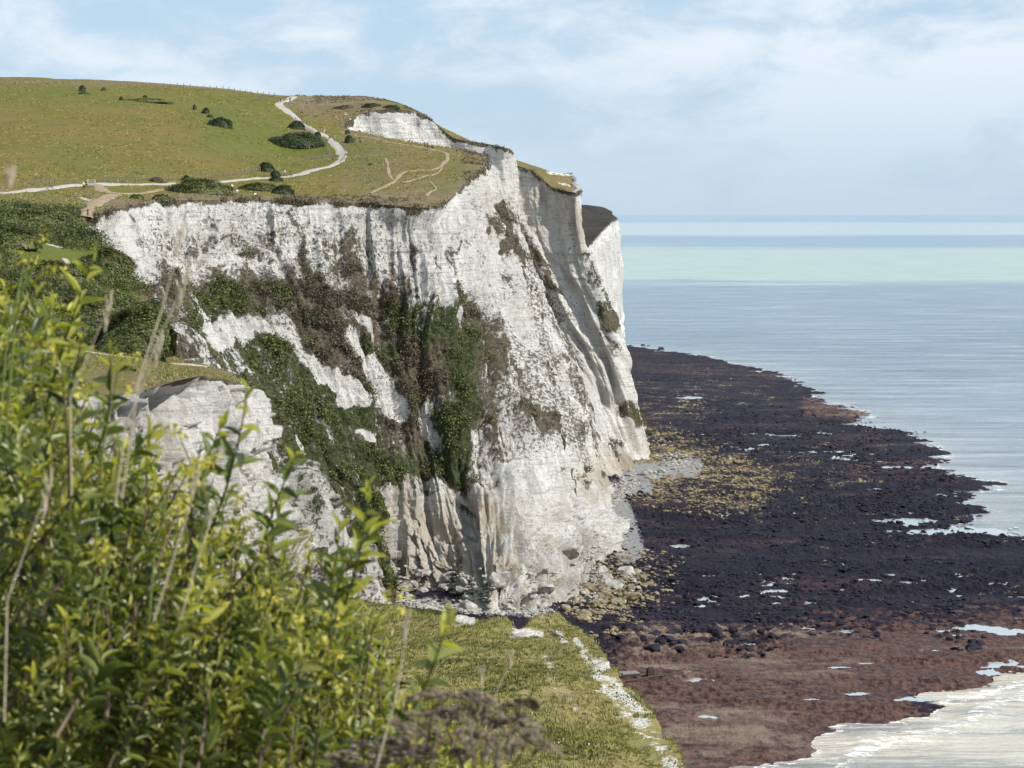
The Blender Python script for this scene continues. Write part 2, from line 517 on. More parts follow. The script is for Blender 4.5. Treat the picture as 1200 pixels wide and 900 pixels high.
M = {}
M['chalk'] = chalk_material()
M['down'] = down_material()
M['near'] = near_grass_material()
M['reef'] = reef_material()
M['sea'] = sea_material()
M['path'] = simple('pale_path_gravel', (0.33, 0.31, 0.27), var=0.15, scale=0.6)
M['trail'] = simple('worn_earth', (0.25, 0.195, 0.125), var=0.25, scale=0.5)
M['boulder'] = simple('chalk_boulder', (0.29, 0.275, 0.25), var=0.45, scale=0.9, bump=0.6)
M['brown_rock'] = simple('weedy_boulder', (0.19, 0.155, 0.10), var=0.6, scale=1.2, bump=0.6)
M['dark_rock'] = simple('dark_weedy_rock', (0.016, 0.013, 0.022), rough=0.7, var=0.8, scale=0.8, bump=0.6, spec=0.15)
M['wood'] = simple('weathered_wood', (0.20, 0.17, 0.13), var=0.3, scale=6)
M['wire'] = simple('fence_wire', (0.22, 0.22, 0.22), rough=0.5)
M['rust'] = simple('rusted_iron', (0.055, 0.035, 0.030), var=0.5, scale=3, rough=0.7)
M['pale_iron'] = simple('bleached_iron', (0.38, 0.37, 0.36), var=0.3, scale=3, rough=0.7)
M['gorse'] = foliage_material('gorse_foliage', (0.022, 0.036, 0.018), (0.095, 0.120, 0.048), 0.15, 0.5)
M['scrub'] = foliage_material('scrub_foliage', (0.038, 0.050, 0.018), (0.195, 0.205, 0.070), 0.2, 0.5)
M['brownscrub'] = foliage_material('brown_scrub_foliage', (0.070, 0.060, 0.042), (0.20, 0.165, 0.11), 0.15, 0.5)
M['leaf'] = foliage_material('shrub_leaf', (0.032, 0.052, 0.014), (0.350, 0.385, 0.110), 0.42, 5.0, 0.36, 0.65, tip=(0.50, 0.47, 0.07))
M['stem'] = simple('green_stem', (0.14, 0.17, 0.05), var=0.3, scale=20)
M['twig'] = simple('brown_twig', (0.13, 0.095, 0.07), var=0.3, scale=20)
M['straw'] = simple('dry_straw', (0.46, 0.40, 0.29), var=0.2, scale=20)
M['petal'] = foliage_material('yellow_blossom', (0.36, 0.32, 0.05), (0.62, 0.54, 0.12), 0.35, 8.0)
M['seed'] = simple('dark_seed_head', (0.150, 0.118, 0.085), var=0.5, scale=30)
M['tuft'] = foliage_material('turf_tufts', (0.085, 0.095, 0.022), (0.33, 0.30, 0.095), 0.3, 1.0, tip=(0.48, 0.40, 0.22))
M['daisy'] = simple('white_flower', (0.75, 0.74, 0.68), var=0.1)
M['skin'] = simple('skin', (0.42, 0.27, 0.20), var=0.1, rough=0.6)
M['hair'] = simple('dark_hair', (0.035, 0.025, 0.02), var=0.2)

# ------------------------------------------------------------------ thin-plate surface from surveyed heights
class TPS:
    def __init__(s, P, lam=1e-4):
        s.c = P[:, :2] / 100.0; z = P[:, 2]; n = len(z)
        K = s.k(s.c, s.c) + lam * np.eye(n)
        A = np.zeros((n + 3, n + 3)); A[:n, :n] = K; A[:n, n] = 1; A[:n, n + 1:] = s.c
        A[n, :n] = 1; A[n + 1:, :n] = s.c.T
        s.w = np.linalg.solve(A, np.concatenate([z, np.zeros(3)]))
    def k(s, a, b):
        d2 = ((a[:, None, :] - b[None, :, :]) ** 2).sum(-1)
        return np.where(d2 > 1e-12, 0.5 * d2 * np.log(np.maximum(d2, 1e-12)), 0)
    def __call__(s, x, y):
        x = np.asarray(x, float); y = np.asarray(y, float)
        sh = np.broadcast(x, y).shape
        q = np.stack([np.broadcast_to(x, sh).ravel(), np.broadcast_to(y, sh).ravel()], -1) / 100.0
        r = np.empty(len(q)); n = len(s.c)
        for i in range(0, len(q), 20000):
            b = q[i:i + 20000]
            r[i:i + 20000] = s.k(b, s.c) @ s.w[:n] + s.w[n] + b @ s.w[n + 1:]
        return r.reshape(sh)
def inside(poly, x, y):
    r = np.zeros(x.shape, bool); n = len(poly)
    for i in range(n):
        x0, y0 = poly[i]; x1, y1 = poly[(i + 1) % n]
        if y0 == y1: continue
        c = ((y0 > y) != (y1 > y)) & (x < (x1 - x0) * (y - y0) / (y1 - y0) + x0)
        r ^= c
    return r
def nearest_on(poly, x, y, closed=True):
    bd = np.full(x.shape, 1e18); bx = np.zeros(x.shape); by = np.zeros(x.shape); n = len(poly)
    for i in range(n if closed else n - 1):
        x0, y0 = poly[i]; x1, y1 = poly[(i + 1) % n]
        dx, dy = x1 - x0, y1 - y0; L = dx * dx + dy * dy
        if L == 0: continue
        t = np.clip(((x - x0) * dx + (y - y0) * dy) / L, 0, 1)
        qx = x0 + t * dx; qy = y0 + t * dy; d = (x - qx) ** 2 + (y - qy) ** 2
        m = d < bd
        bd = np.where(m, d, bd); bx = np.where(m, qx, bx); by = np.where(m, qy, by)
    return np.sqrt(bd), bx, by
def clip_grid(X, Y, poly):
    """keep cells touching the polygon, snap their outer vertices to its edge"""
    ins = inside(poly, X, Y)
    n, m = X.shape
    Fq = grid_faces(n, m)
    iv = ins.ravel()
    keep = iv[Fq].any(1)
    Fq = Fq[keep]
    used = np.zeros(n * m, bool); used[Fq.ravel()] = True
    snap = used & ~iv
    x = X.ravel().copy(); y = Y.ravel().copy()
    d, bx, by = nearest_on(poly, x[snap], y[snap])
    x[snap] = bx; y[snap] = by
    idx = np.cumsum(used) - 1
    return x[used], y[used], idx[Fq], snap[used]
def crom(P, n, closed=False):
    """Catmull-Rom through P (k,...) -> n samples uniform in parameter"""
    k = len(P); u = np.linspace(0, k - 1, n); i = np.clip(np.floor(u).astype(int), 0, k - 2); t = u - i
    sh = (-1,) + (1,) * (P.ndim - 1); t = t.reshape(sh)
    p0 = P[np.maximum(i - 1, 0)]; p1 = P[i]; p2 = P[i + 1]; p3 = P[np.minimum(i + 2, k - 1)]
    return 0.5 * ((2 * p1) + (-p0 + p2) * t + (2 * p0 - 5 * p1 + 4 * p2 - p3) * t * t + (-p0 + 3 * p1 - 3 * p2 + p3) * t ** 3)
def capsules(px, py, caps, sharp=1.5):
    """soft union of capsules (x0,y0,x1,y1,r,value)"""
    out = np.zeros(px.shape)
    for x0, y0, x1, y1, r, v in caps:
        dx, dy = x1 - x0, y1 - y0; L = max(dx * dx + dy * dy, 1e-9)
        t = np.clip(((px - x0) * dx + (py - y0) * dy) / L, 0, 1)
        d = np.hypot(px - x0 - t * dx, py - y0 - t * dy) / r
        w = np.clip(1.25 - d * 0.62, 0, 1) if sharp == 1.5 else np.clip((1 - d) * sharp + 0.5, 0, 1)
        if v >= 0: out = np.maximum(out, w * v)
        else: out = out * (1 - np.clip(2.0 - 1.7 * d, 0, 1) * (-v))
    return out

# ------------------------------------------------------------------ the cliffs: surveyed profiles, top to foot
def g_(px, py): return (px, py, float(gdist(py, -0.5)))
COL = [
 [(-260,500,240),(-260,560,238),(-260,640,234),(-255,730,228),(-250,820,222),(-245,920,216),(-240,1000,212)],
 [(-100,486,250),(-100,550,248),(-98,640,244),(-94,730,238),(-90,820,232),(-85,920,226),(-80,1000,222)],
 [(40,474,258),(42,540,256),(46,620,252),(52,720,246),(60,820,238),(70,920,232),(78,1000,228)],
 [(120,463,264),(124,530,262),(130,600,258),(140,700,248),(150,800,238),(160,900,231),(168,1000,226)],
 [(180,453,272),(185,520,270),(192,600,266),(205,680,258),(222,760,248),(238,850,240),(252,960,233)],
 [(235,441,284),(240,500,282),(246,580,278),(254,660,270),(266,750,260),(282,850,250),(300,960,242)],
 [(284,451,300),(291,510,298),(297,600,293),(303,665,286),(314,735,276),(334,840,262),(354,950,250)],
 [(262,434,338),(285,500,336),(330,560,332),(372,620,327),(412,690,320),(450,790,306),(490,900,292)],
 [(192,412,358),(240,460,366),(290,530,375),(340,600,380),(388,680,382),(425,770,376),(460,850,366)],
 [(186,362,398),(205,420,404),(245,480,412),(295,550,418),(345,630,422),(388,715,424),(425,790,418)],
 [(128,292,438),(150,345,436),(190,405,436),(245,480,438),(300,560,442),(352,650,446),(400,740,450)],
 [(98,262,470),(118,320,462),(152,380,455),(215,450,452),(280,540,455),(350,640,462),(395,735,468)],
 [(130,246,500),(150,310,492),(190,370,484),(250,450,478),(312,540,476),(370,640,480),(402,730,486)],
 [(180,236,540),(195,300,528),(225,365,516),(280,450,503),(340,550,497),(388,640,496),(416,722,498)],
 [(260,234,565),(268,295,553),(285,360,541),(325,450,527),(370,550,515),(408,640,511),(432,716,511)],
 [(340,236,572),(350,300,562),(370,365,551),(395,450,539),(422,550,528),(440,630,523),(452,708,522)],
 [(430,238,577),(438,300,569),(448,365,560),(458,450,549),(466,540,540),(474,620,534),(482,706,530)],
 [(500,243,580),(505,305,572),(510,370,564),(515,455,554),(522,540,542),(530,620,532),g_(540,722)],
 [(530,232,597),(535,300,584),(545,370,572),(558,455,560),(570,540,546),(582,630,526),g_(595,733)],
 [(548,212,626),(560,290,606),(578,370,589),(595,455,573),(612,540,556),(628,630,537),g_(648,718)],
 [(560,203,655),(582,280,641),(608,370,620),(632,455,600),(650,540,582),(664,615,568),g_(676,698)],
 [(572,195,688),(596,280,674),(632,370,652),(662,455,632),(682,540,614),(698,605,600),g_(712,668)],
 [(569,187,728),(598,270,717),(637,360,702),(669,440,690),(689,520,673),(702,575,660),g_(711,632)],
 [(557,179,776),(592,260,772),(628,340,766),(662,420,757),(688,500,744),(701,550,733),g_(707,586)],
 [(480,166,800),(520,220,798),(570,290,790),(620,370,780),(660,450,768),(688,530,750),g_(702,583)],
 [(409,152,828),(460,210,822),(525,280,812),(590,360,800),(640,440,785),(680,520,765),g_(702,580)],
 [(414,139,848),(440,190,845),(495,260,835),(565,345,817),(628,430,796),(676,510,772),g_(706,577)],
 [(440,129,852),(455,180,849),(500,250,840),(568,345,823),(634,430,799),(682,510,775),g_(711,573)],
 [(475,129,857),(484,180,852),(512,250,844),(575,345,827),(642,435,802),(687,512,778),g_(717,570)],
 [(505,140,861),(511,190,856),(535,260,849),(590,350,832),(650,440,805),(693,515,782),g_(723,567)],
 [(530,161,862),(536,205,857),(555,268,850),(602,350,833),(658,440,807),(698,515,785),g_(729,564)],
 [(565,168,858),(568,212,852),(582,274,845),(617,352,829),(668,443,806),(704,516,788),g_(735,562)],
 [(597,175,850),(599,220,846),(605,280,840),(632,360,826),(677,445,806),(710,516,792),g_(740,559)],
 [(601,192,902),(603,232,896),(611,290,884),(640,362,872),(682,442,842),(714,512,812),g_(745,556)],
 [(622,199,902),(624,240,896),(634,300,886),(660,372,868),(696,445,842),(724,510,820),g_(751,551)],
 [(650,221,894),(654,260,889),(662,310,880),(686,373,864),(713,442,842),(737,500,828),g_(760,545)],
 [(677,227,886),(678,260,882),(687,303,875),(709,357,864),(733,420,852),(753,486,844),g_(770,536)],
 [(669,205,928),(673,250,926),(680,295,918),(700,346,908),(723,406,902),(742,460,900),g_(758,508)],
 [(650,203,985),(664,250,990),(676,292,998),(694,338,1004),(710,388,1012),(722,430,1025),g_(731,472)],
 [(625,212,1080),(660,255,1090),(672,300,1100),(684,340,1110),(696,380,1120),(706,415,1130),g_(714,448)],
 [(600,222,1220),(630,255,1225),(650,295,1230),(665,330,1235),(680,365,1240),(692,400,1245),g_(702,428)],
]
CP = np.array([[at(*p) for p in c] for c in COL])           # (cols, 7, 3)
low = CP[:, -1].copy(); low[:, 2] = -4.0
dropy = (CP[:, -1, 2] + 4.0) * 0.16
low[:, 1] -= dropy * np.linspace(1, 0, len(low)); low[:, 0] += dropy * 0.3
CP = np.concatenate([CP, low[:, None, :]], 1)
EDGE = CP[:, 0]

def hpt(px, py, D): return at(px, py, D)
ctrl = [tuple(p) for p in EDGE]
for q in [(200,222,590),(300,222,605),(400,214,630),(500,205,650),(350,202,680),(450,182,710),(540,192,680),(400,172,750),(330,182,740),
          (440,164,780),(520,175,730),(100,226,560),(0,223,545),(-100,222,530),(-250,222,520),(0,190,620),(100,182,650),(200,172,690),(300,166,740),(-200,190,620),
          (0,150,710),(100,142,745),(200,136,775),(300,136,820),(-200,150,710),(380,140,850),
          (-250,93,880),(-120,94,880),(0,95,880),(100,97,890),(200,101,900),(260,105,910),(330,113,915),(400,117,925),(440,121,925),(470,125,905),(490,133,895),(508,143,885),(520,156,885),(535,162.5,890),(565,168.5,890),(595,176,880),(560,169,930),(610,196,935),(630,200.5,940),(640,212,905),(662,220,902),(655,203,955),
          (-250,100,1080),(0,103,1080),(200,110,1100),(330,122,1110),(440,132,1100),(530,168,1000),(600,186,1000),(560,180,1150),(640,206,1030),
          (-250,110,1350),(0,112,1350),(300,130,1350),(500,175,1350),
          # scrubby combe on the left, then the shelf
          (60,245,500),(0,245,480),(-100,245,470),(-250,245,460),(60,285,430),(0,275,420),(-120,275,410),(60,330,385),(0,330,375),(-120,330,365),(130,352,380),
          (140,400,350),(60,395,335),(0,395,330),(-120,395,320),(-250,400,310),(200,425,335),(120,422,315),(30,425,300),(-120,430,290),(180,438,300),(250,441,315),(0,450,275),(-120,455,268),(-250,460,262)]:
    ctrl.append(tuple(hpt(*q)))
LAND = TPS(np.array(ctrl))
def land_z(x, y): return LAND(x, y)

EDG = crom(EDGE, 900)                                        # dense plan outline of the cliff edge
wob = 1.3
ts = np.arange(len(EDG))
EX = EDG[:, 0] + wob * fbm(EDG[:, 0] / 9.0, EDG[:, 1] / 9.0, None, 3, 31)
EY = EDG[:, 1] + wob * 2.0 * fbm(EDG[:, 0] / 9.0, EDG[:, 1] / 9.0, None, 3, 41)
edge_dx = EX - EDG[:, 0]; edge_dy = EY - EDG[:, 1]
land_poly = [(float(a), float(b)) for a, b in zip(EX, EY)] + [(-30, 1400), (-700, 1400), (-700, 220)]

# sheet of the cliffs
NC, NR = 1500, 440
S = crom(CP, 900)                                            # (900, 8, 3)
S = np.swapaxes(crom(np.swapaxes(S, 0, 1), 8 * 12), 0, 1)    # (900, 96, 3)
S[:, 0, 0] = EX; S[:, 0, 1] = EY
# ease the wobble of the edge down the face
fd = np.linspace(1, 0, S.shape[1])[None, :] ** 3
S[:, 1:, 0] += (edge_dx[:, None] * fd)[:, 1:]; S[:, 1:, 1] += (edge_dy[:, None] * fd)[:, 1:]
S[:, 0, 2] = land_z(EX, EY)
# resample columns: density by apparent size
mid = S[:, 40]; pxm, pym = to_px(mid)
ds = np.hypot(np.diff(mid[:, 0]), np.diff(mid[:, 1]))
dens = (np.hypot(np.diff(pxm), np.diff(pym) * 0.3) + ds * 0.6)
dens *= np.where((pxm[1:] < 130) & (mid[1:, 1] < 300), 0.25, 1.0)
dens *= np.where(mid[1:, 1] > 930, 0.3, 1.0)
cum = np.concatenate([[0], np.cumsum(dens)])
u = np.interp(np.linspace(0, cum[-1], NC), cum, np.arange(len(cum)))
i0 = np.clip(u.astype(int), 0, len(S) - 2); fr = (u - i0)[:, None, None]
S = S[i0] * (1 - fr) + S[i0 + 1] * fr
arc = np.concatenate([np.zeros((NC, 1)), np.cumsum(np.linalg.norm(np.diff(S, axis=1), axis=2), 1)], 1)
G = np.empty((NC, NR, 3)); Hh = np.empty((NC, NR))
vv = np.linspace(0, 1, NR)
for i in range(NC):
    s_ = vv * arc[i, -1]
    for k in range(3): G[i, :, k] = np.interp(s_, arc[i], S[i, :, k])
    Hh[i] = s_
sm = G[:, NR // 2]
# running measure along the coast (capped so the notch does not stretch the ribs)
su = np.concatenate([[0], np.cumsum(np.linalg.norm(np.diff(sm, axis=0), axis=1))])
Su = np.repeat(su[:, None], NR, 1)
def normals(G):
    a = np.gradient(G, axis=0); b = np.gradient(G, axis=1)
    n = np.cross(a, b); n /= np.linalg.norm(n, axis=2, keepdims=True) + 1e-12
    return n
Nn = normals(G)
PX, PY = to_px(G)
# orientation: outward is towards the sea / the viewer
if (Nn[NC // 2, NR // 2] @ np.array([0.5, -1.0, 0.2])) < 0: Nn = -Nn

BROWN = [  # survey pixels; (x0,y0,x1,y1,radius,density)
 (130,262,500,262,26,0.30),(150,300,500,300,34,0.42),(200,350,420,352,36,0.82),(240,350,330,352,30,0.85),(300,470,540,470,80,0.80),(390,390,540,420,56,0.90),(330,360,470,350,26,0.85),(200,290,520,300,30,0.50),(330,345,400,330,24,0.70),(400,320,470,335,26,0.72),(450,350,505,375,34,0.70),
 (200,330,225,390,16,0.80),(385,365,440,440,24,0.62),(420,370,520,430,34,0.72),(330,250,352,300,4,0.75),(350,300,380,370,7,0.90),(380,370,412,450,10,0.85),(412,450,455,530,14,0.85),
 (360,285,375,315,12,0.60),(300,400,330,440,30,1.0),(330,440,400,520,42,1.0),(400,520,470,560,34,1.0),(470,470,540,540,34,0.85),(500,400,545,420,26,0.80),
 (530,340,580,412,9,0.98),(548,452,535,530,26,1.05),(520,530,500,560,16,1.0),(480,570,470,560,22,0.95),(440,600,470,690,12,1.0),(250,500,440,640,60,1.0),(200,420,290,560,26,0.9),
 (575,250,600,300,6,0.85),(600,300,640,340,9,0.62),(600,250,650,340,6,0.70),(610,330,660,420,24,0.50),(640,400,680,500,24,0.50),(680,500,700,560,10,0.45),
 (612,470,650,520,6,0.95),(645,500,672,548,5,0.9),(660,562,676,600,8,0.95),(655,664,668,668,5,0.9),(576,672,580,676,5,0.95),(690,545,720,590,4,0.7),
 (692,300,712,382,9,0.85),(700,390,722,425,5,0.6),(738,478,752,500,7,0.9),(716,520,728,530,4,0.7),
 (540,460,540,480,22,1.0),(385,410,400,425,12,0.8),(120,300,190,400,10,0.5),
 # chalk showing through
 (262,378,330,385,11,-0.8),(335,385,362,415,9,-0.9),(365,410,380,440,9,-0.78),(380,438,408,468,12,-0.78),(402,450,418,466,9,-0.9),(412,395,470,475,11,-0.78),(455,450,480,480,10,-0.85),
 (445,415,460,450,9,-0.8),(500,470,515,505,7,-0.85),(430,370,440,385,8,-0.7),(345,520,352,530,6,-0.8),(205,430,230,480,6,-0.7),(240,400,262,402,8,-0.7),(480,560,560,570,9,-0.6),(458,640,482,705,7,-0.9),(478,600,560,640,36,-0.9),(470,640,560,690,30,-0.9),(420,505,440,520,6,-0.6),
]
GREEN = [(238,352,265,362,20,1),(250,395,330,420,30,1),(330,440,400,500,36,0.75),(520,380,545,430,20,0.9),(545,455,530,530,24,0.85),(440,400,460,405,12,0.9),(430,590,470,690,20,1.0),(250,480,420,650,60,0.8),
 (450,590,470,560,26,0.8),(700,330,712,382,16,0.45),(738,470,755,505,14,0.5),(490,370,530,400,22,0.7),(612,470,650,520,8,0.3),(660,562,676,600,10,0.6),(300,340,330,350,14,0.3),(380,520,470,560,28,0.85)]
TAN = [(455,600,600,690,60,0.75),(575,600,600,690,18,1.0),(640,690,720,660,30,0.5),(600,240,680,260,30,0.25),(690,400,760,530,14,0.35),(700,560,760,540,20,0.8),(640,220,690,260,18,0.7),(0,500,300,640,60,0.25),(460,650,485,700,12,1.0)]
Dd = G[..., 1]
warpx = PX + 20 * fbm(Su / 11, Hh / 16, None, 5, 71, 0.62); warpy = PY + 20 * fbm(Su / 11, Hh / 16, None, 5, 81, 0.62)
veg = capsules(warpx, warpy, BROWN)
veg = np.clip(veg, 0, 0.90)
front = (Dd > 430) & (Dd < 1000)
shelf = Dd < 345
veg = np.where(Dd < 302, 0.16 + 0.20 * sstep(560, 640, PY) + 0.35 * sstep(0.1, 0.4, fbm(Su / 14, Hh / 20, None, 3, 77)), veg)
veg = np.where((Dd >= 302) & (Dd < 440) & (PY > 440), 0.50 + 0.16 * (PY < 560), veg)
green = capsules(warpx, warpy, GREEN); tan = capsules(PX, PY, TAN)
# lip of turf hanging over the edge
lipk = np.where(Dd < 345, 0.30, 1.0)
lip = sstep(2.4, 0.3, Hh / lipk + 1.8 * fbm(Su / 3, Hh / 3, None, 3, 12))
green = np.where(Dd < 303, 0.1, green)
veg = np.maximum(veg, lip * 0.9)
veg = np.maximum(veg, 0.10)
# rock relief
bay = sstep(470, 400, PX) * (Dd > 440)                        # smoother, slumped slope of the bay
lower = sstep(545, 580, PY) * (Dd < 640)
amp = 1.0 - 0.55 * bay
rx = Su + 4 * fbm(Su / 30, Hh / 40, None, 2, 3)
d_ = 4.2 * amp * ridged(rx / 26, Hh / 110, 2, 5)
d_ += 3.0 * amp * ridged(rx / 9.5, Hh / 55, 3, 6, 0.55)
d_ += 1.3 * ridged(rx / 3.6, Hh / 26, 2, 8)
d_ += sstep(560, 620, PY) * (Dd < 640) * 1.6 * np.round(1.5 * fbm(rx / 6, Hh / 5, None, 3, 58)) / 1.5
d_ += 0.8 * fbm(rx / 1.6, Hh / 3.5, None, 3, 9, 0.6)
zq = G[..., 2]
bedz = zq + 0.8 * fbm(Su / 40, zq / 40, None, 2, 14)
st_ = bedz / 1.9
stepf = np.abs((st_ - np.floor(st_)) - 0.5) * 2
d_ += 0.28 * (vn(np.floor(st_) * 7.7, Su / 25, None, 20)) + 0.20 * (stepf ** 3) * (-1) * (0.4 + 0.6 * vn(Su / 10, bedz / 3, None, 22) ** 2)
d_ -= (1.0 - 0.6 * bay) * 4.6 * sstep(0.50, 0.90, ridged(rx / 17, Hh / 170, 2, 505)) 
d_ -= (1.0 - 0.4 * bay) * 2.2 * sstep(0.48, 0.88, ridged(rx / 6.0, Hh / 60, 2, 507))
d_ -= 0.33 * (4.2 + 2.3 + 1.0) * amp
d_ += lower * 3.4 * ridged(rx / 14, Hh / 60, 2, 55)
d_ += 0.9 * np.clip(veg, 0, 1) * fbm(Su / 2.2, Hh / 2.2, None, 3, 25, 0.6) * front
nearc = (Dd < 303)
d_ += nearc * (1.1 * ridged(rx / 4.2 + 0.5 * fbm(Hh / 5, Su / 5, None, 2, 4), Hh / 14, 3, 601, 0.6) + 0.7 * fbm(Su / 1.8, Hh / 2.6, None, 4, 603, 0.65) + 2.8 * np.round(2.6 * fbm(Su / 6, Hh / 7, None, 4, 605, 0.6)) / 2.6)
d_ *= np.where(Dd > 720, 0.72, 1.0)
fade = sstep(0.0, np.where(nearc, 1.5, 5.0), Hh)
d_ *= (0.12 + 0.88 * fade)
d_[:, 0] = 0
tuck = 0
G2 = G + Nn * d_[..., None]
G2[:, 0] = G[:, 0]
col = np.stack([veg, green, tan], -1).reshape(-1, 3)
me = make_mesh('chalk_cliffs', G2.reshape(-1, 3), grid_faces(NC, NR), M['chalk'], True, col, np.stack([Su, Hh], -1).reshape(-1, 2))
o = link('cliff', me); tag(o, kind='structure')
CLIFF = G2; CL_VEG = veg; CL_GREEN = green; CL_N = Nn

# ------------------------------------------------------------------ the cliff-top down and the shelf below it
def fan(px0, px1, n, Ds):
    p = np.linspace(px0, px1, n)
    X = (p[:, None] - 600) / F * Ds[None, :]; Y = np.broadcast_to(Ds[None, :], X.shape).copy()
    return X, Y
Ds = np.concatenate([np.linspace(232, 480, 180, endpoint=False), np.linspace(480, 960, 340, endpoint=False), np.linspace(960, 1380, 40)])
X, Y = fan(-330, 715, 560, Ds)
lx, ly, lf, lsnap = clip_grid(X, Y, land_poly)
lz0 = land_z(lx, ly)
lpx, lpy = to_px(np.stack([lx, ly, lz0], -1))
ed, _, _ = nearest_on([(float(a), float(b)) for a, b in zip(EX[::3], EY[::3])], lx, ly, False)
lz = lz0 + (0.55 * fbm(lx / 14, ly / 14, None, 3, 61) + 0.16 * fbm(lx / 3, ly / 3, None, 3, 62)) * sstep(0, 8, ed)
lz = np.where(lsnap, lz0, lz)
DRY = [(340,118,440,124,9,0.9),(350,128,420,142,10,0.55),(440,165,560,182,7,0.35),(460,190,540,215,16,0.45),(250,236,520,240,7,0.95),(140,236,260,232,6,0.85),(560,185,545,215,12,0.6),(430,232,530,232,9,0.75),
       (110,240,150,252,14,0.7),(0,236,100,232,6,0.4),(30,432,250,436,16,0.5),(0,150,250,165,26,0.12),(225,99,330,110,3,0.7),(0,95,225,100,2.5,0.6),(600,196,690,225,10,0.5),(445,205,500,212,7,0.4),(520,196,545,203,10,0.4)]
LUSH = [(260,140,330,170,26,0.7),(330,185,360,190,10,0.4),(395,180,440,185,16,0.75),(430,210,450,215,6,0.5),(505,218,520,224,5,0.9),(530,192,545,196,5,0.8),(0,108,330,118,10,0.45),(240,160,380,180,8,0.8),(20,255,90,262,20,0.7),(60,110,110,108,6,0.7),(120,225,150,228,6,0.6)]
BARE = [(106,262,128,246,4,0.62),(95,232,118,240,4,0.5),(405,133,412,141,3,0.5),(390,133,396,140,1.4,0.55),(100,412,250,424,2,0.4),(642,202,668,205,2.5,0.58),(655,214,668,218,2.5,0.55),(60,286,70,290,3,0.6),(85,312,120,330,4,0.5),(540,184,560,200,3,0.3)]
br = capsules(lpx, lpy, DRY); gr = capsules(lpx, lpy, LUSH); ba = capsules(lpx, lpy, BARE)
br = np.maximum(br, 0.42 * (lpx > 400) * (ly > 560)); br = np.maximum(br, sstep(4.0, 0.5, ed) * 0.9)
gr = np.where((ly < 480) & (lpy < 425) & (lpx < 200) & (lpy > 238), np.maximum(gr, 0.8), gr)
# little worn scarps along the edge
me = make_mesh('downland', np.stack([lx, ly, lz], -1), lf, M['down'], True, np.stack([br, gr, ba], -1))
o = link('hill', me); tag(o, kind='structure')

def hit(px, py, zf=None, d0=240.0, d1=1200.0, n=900):
    """ground point of a survey ray (falls back to the nearest row below that meets the ground)"""
    zf = zf or land_z
    D = np.linspace(d0, d1, n)
    for k in range(40):
        P = at(px, py + 0.5 * k, D)
        g = zf(P[:, 0], P[:, 1])
        ok = (P[:, 2] <= g) & inside(land_poly, P[:, 0], P[:, 1])
        if ok.any():
            i = int(np.argmax(ok))
            return Vector((float(P[i, 0]), float(P[i, 1]), float(g[i])))
    P = at(px, py, 900.0); return Vector(map(float, P))
# fast bilinear-free height with bumps, for standing things on the ground
def land_full(x, y):
    x = np.atleast_1d(np.asarray(x, float)); y = np.atleast_1d(np.asarray(y, float))
    return land_z(x, y) + 0.55 * fbm(x / 14, y / 14, None, 3, 61) + 0.16 * fbm(x / 3, y / 3, None, 3, 62)

def ribbon(name, pts, width, mat, lift=0.12, step=1.5, seed=0, label=None):
    """a worn way draped on the down"""
    H = [hit(px, py, d0=dd[0], d1=dd[1]) if dd else hit(px, py, d0=430) for px, py, dd in [(p[0], p[1], p[2] if len(p) > 2 else None) for p in pts]]
    A = np.array([[h.x, h.y] for h in H])
    A = crom(A, 40 * len(A))
    L = np.concatenate([[0], np.cumsum(np.linalg.norm(np.diff(A, axis=0), axis=1))])
    n = max(8, int(L[-1] / step)); q = np.linspace(0, L[-1], n)
    A = np.stack([np.interp(q, L, A[:, 0]), np.interp(q, L, A[:, 1])], -1)
    t = np.gradient(A, axis=0); t /= np.linalg.norm(t, axis=1, keepdims=True) + 1e-9
    nr = np.stack([-t[:, 1], t[:, 0]], -1)
    w = width * (1 + 0.6 * fbm(q / 7, q * 0 + seed, None, 3, 90 + seed))
    m = 7
    R = []
    for k in range(m):
        s_ = (k / (m - 1) - 0.5)
        ww = w * (1 + (0.25 * fbm(q / 3.0, q * 0 + 5 * k, None, 2, 95) if k in (0, m - 1) else 0))
        xy = A + nr * (ww * s_)[:, None]
        z = land_full(xy[:, 0], xy[:, 1]) + (lift if k not in (0, m - 1) else -0.05)
        R.append(np.stack([xy[:, 0], xy[:, 1], z], -1))
    V = np.stack(R, 1)
    me = make_mesh(name, V.reshape(-1, 3), grid_faces(*V.shape[:2])[:, ::-1], mat)
    return tag(link(name, me), kind='structure')
ribbon('path', [(-120,230),(0,226),(40,222),(80,219),(110,217),(150,218),(200,216),(260,213),(310,210),(336,207),(360,202),(385,196),(399,189),(401,181),(394,170),(385,162),(375,157),(362,149),(346,138),(332,128),(327,122),(338,117),(344,114)], 3.0, M['path'], 0.25, seed=1)
ribbon('trail', [(115,218),(125,224),(150,226),(200,224),(240,226),(275,226)], 2.6, M['trail'], 0.22, seed=2)
ribbon('trail', [(135,228),(115,238),(103,246),(100,256)], 3.0, M['trail'], 0.22, seed=3)
ribbon('trail', [(434,228),(450,219),(462,213),(474,202),(510,199),(522,190),(524,181),(516,176,(430,760))], 1.2, M['trail'], 0.2, seed=4)
ribbon('trail', [(462,213),(456,205),(454,193),(452,187)], 1.0, M['trail'], 0.2, seed=5)
ribbon('trail', [(516,176,(430,760)),(495,173,(430,760)),(465,168,(430,790)),(440,161,(430,790)),(415,155,(430,800)),(400,149,(430,820))], 1.7, M['trail'], 0.2, seed=6)
ribbon('trail', [(518,196),(512,203),(480,212),(470,214)], 0.7, M['trail'], 0.2, seed=7)
ribbon('trail', [(498,230),(505,224),(511,221),(503,213)], 0.8, M['trail'], 0.2, seed=8)
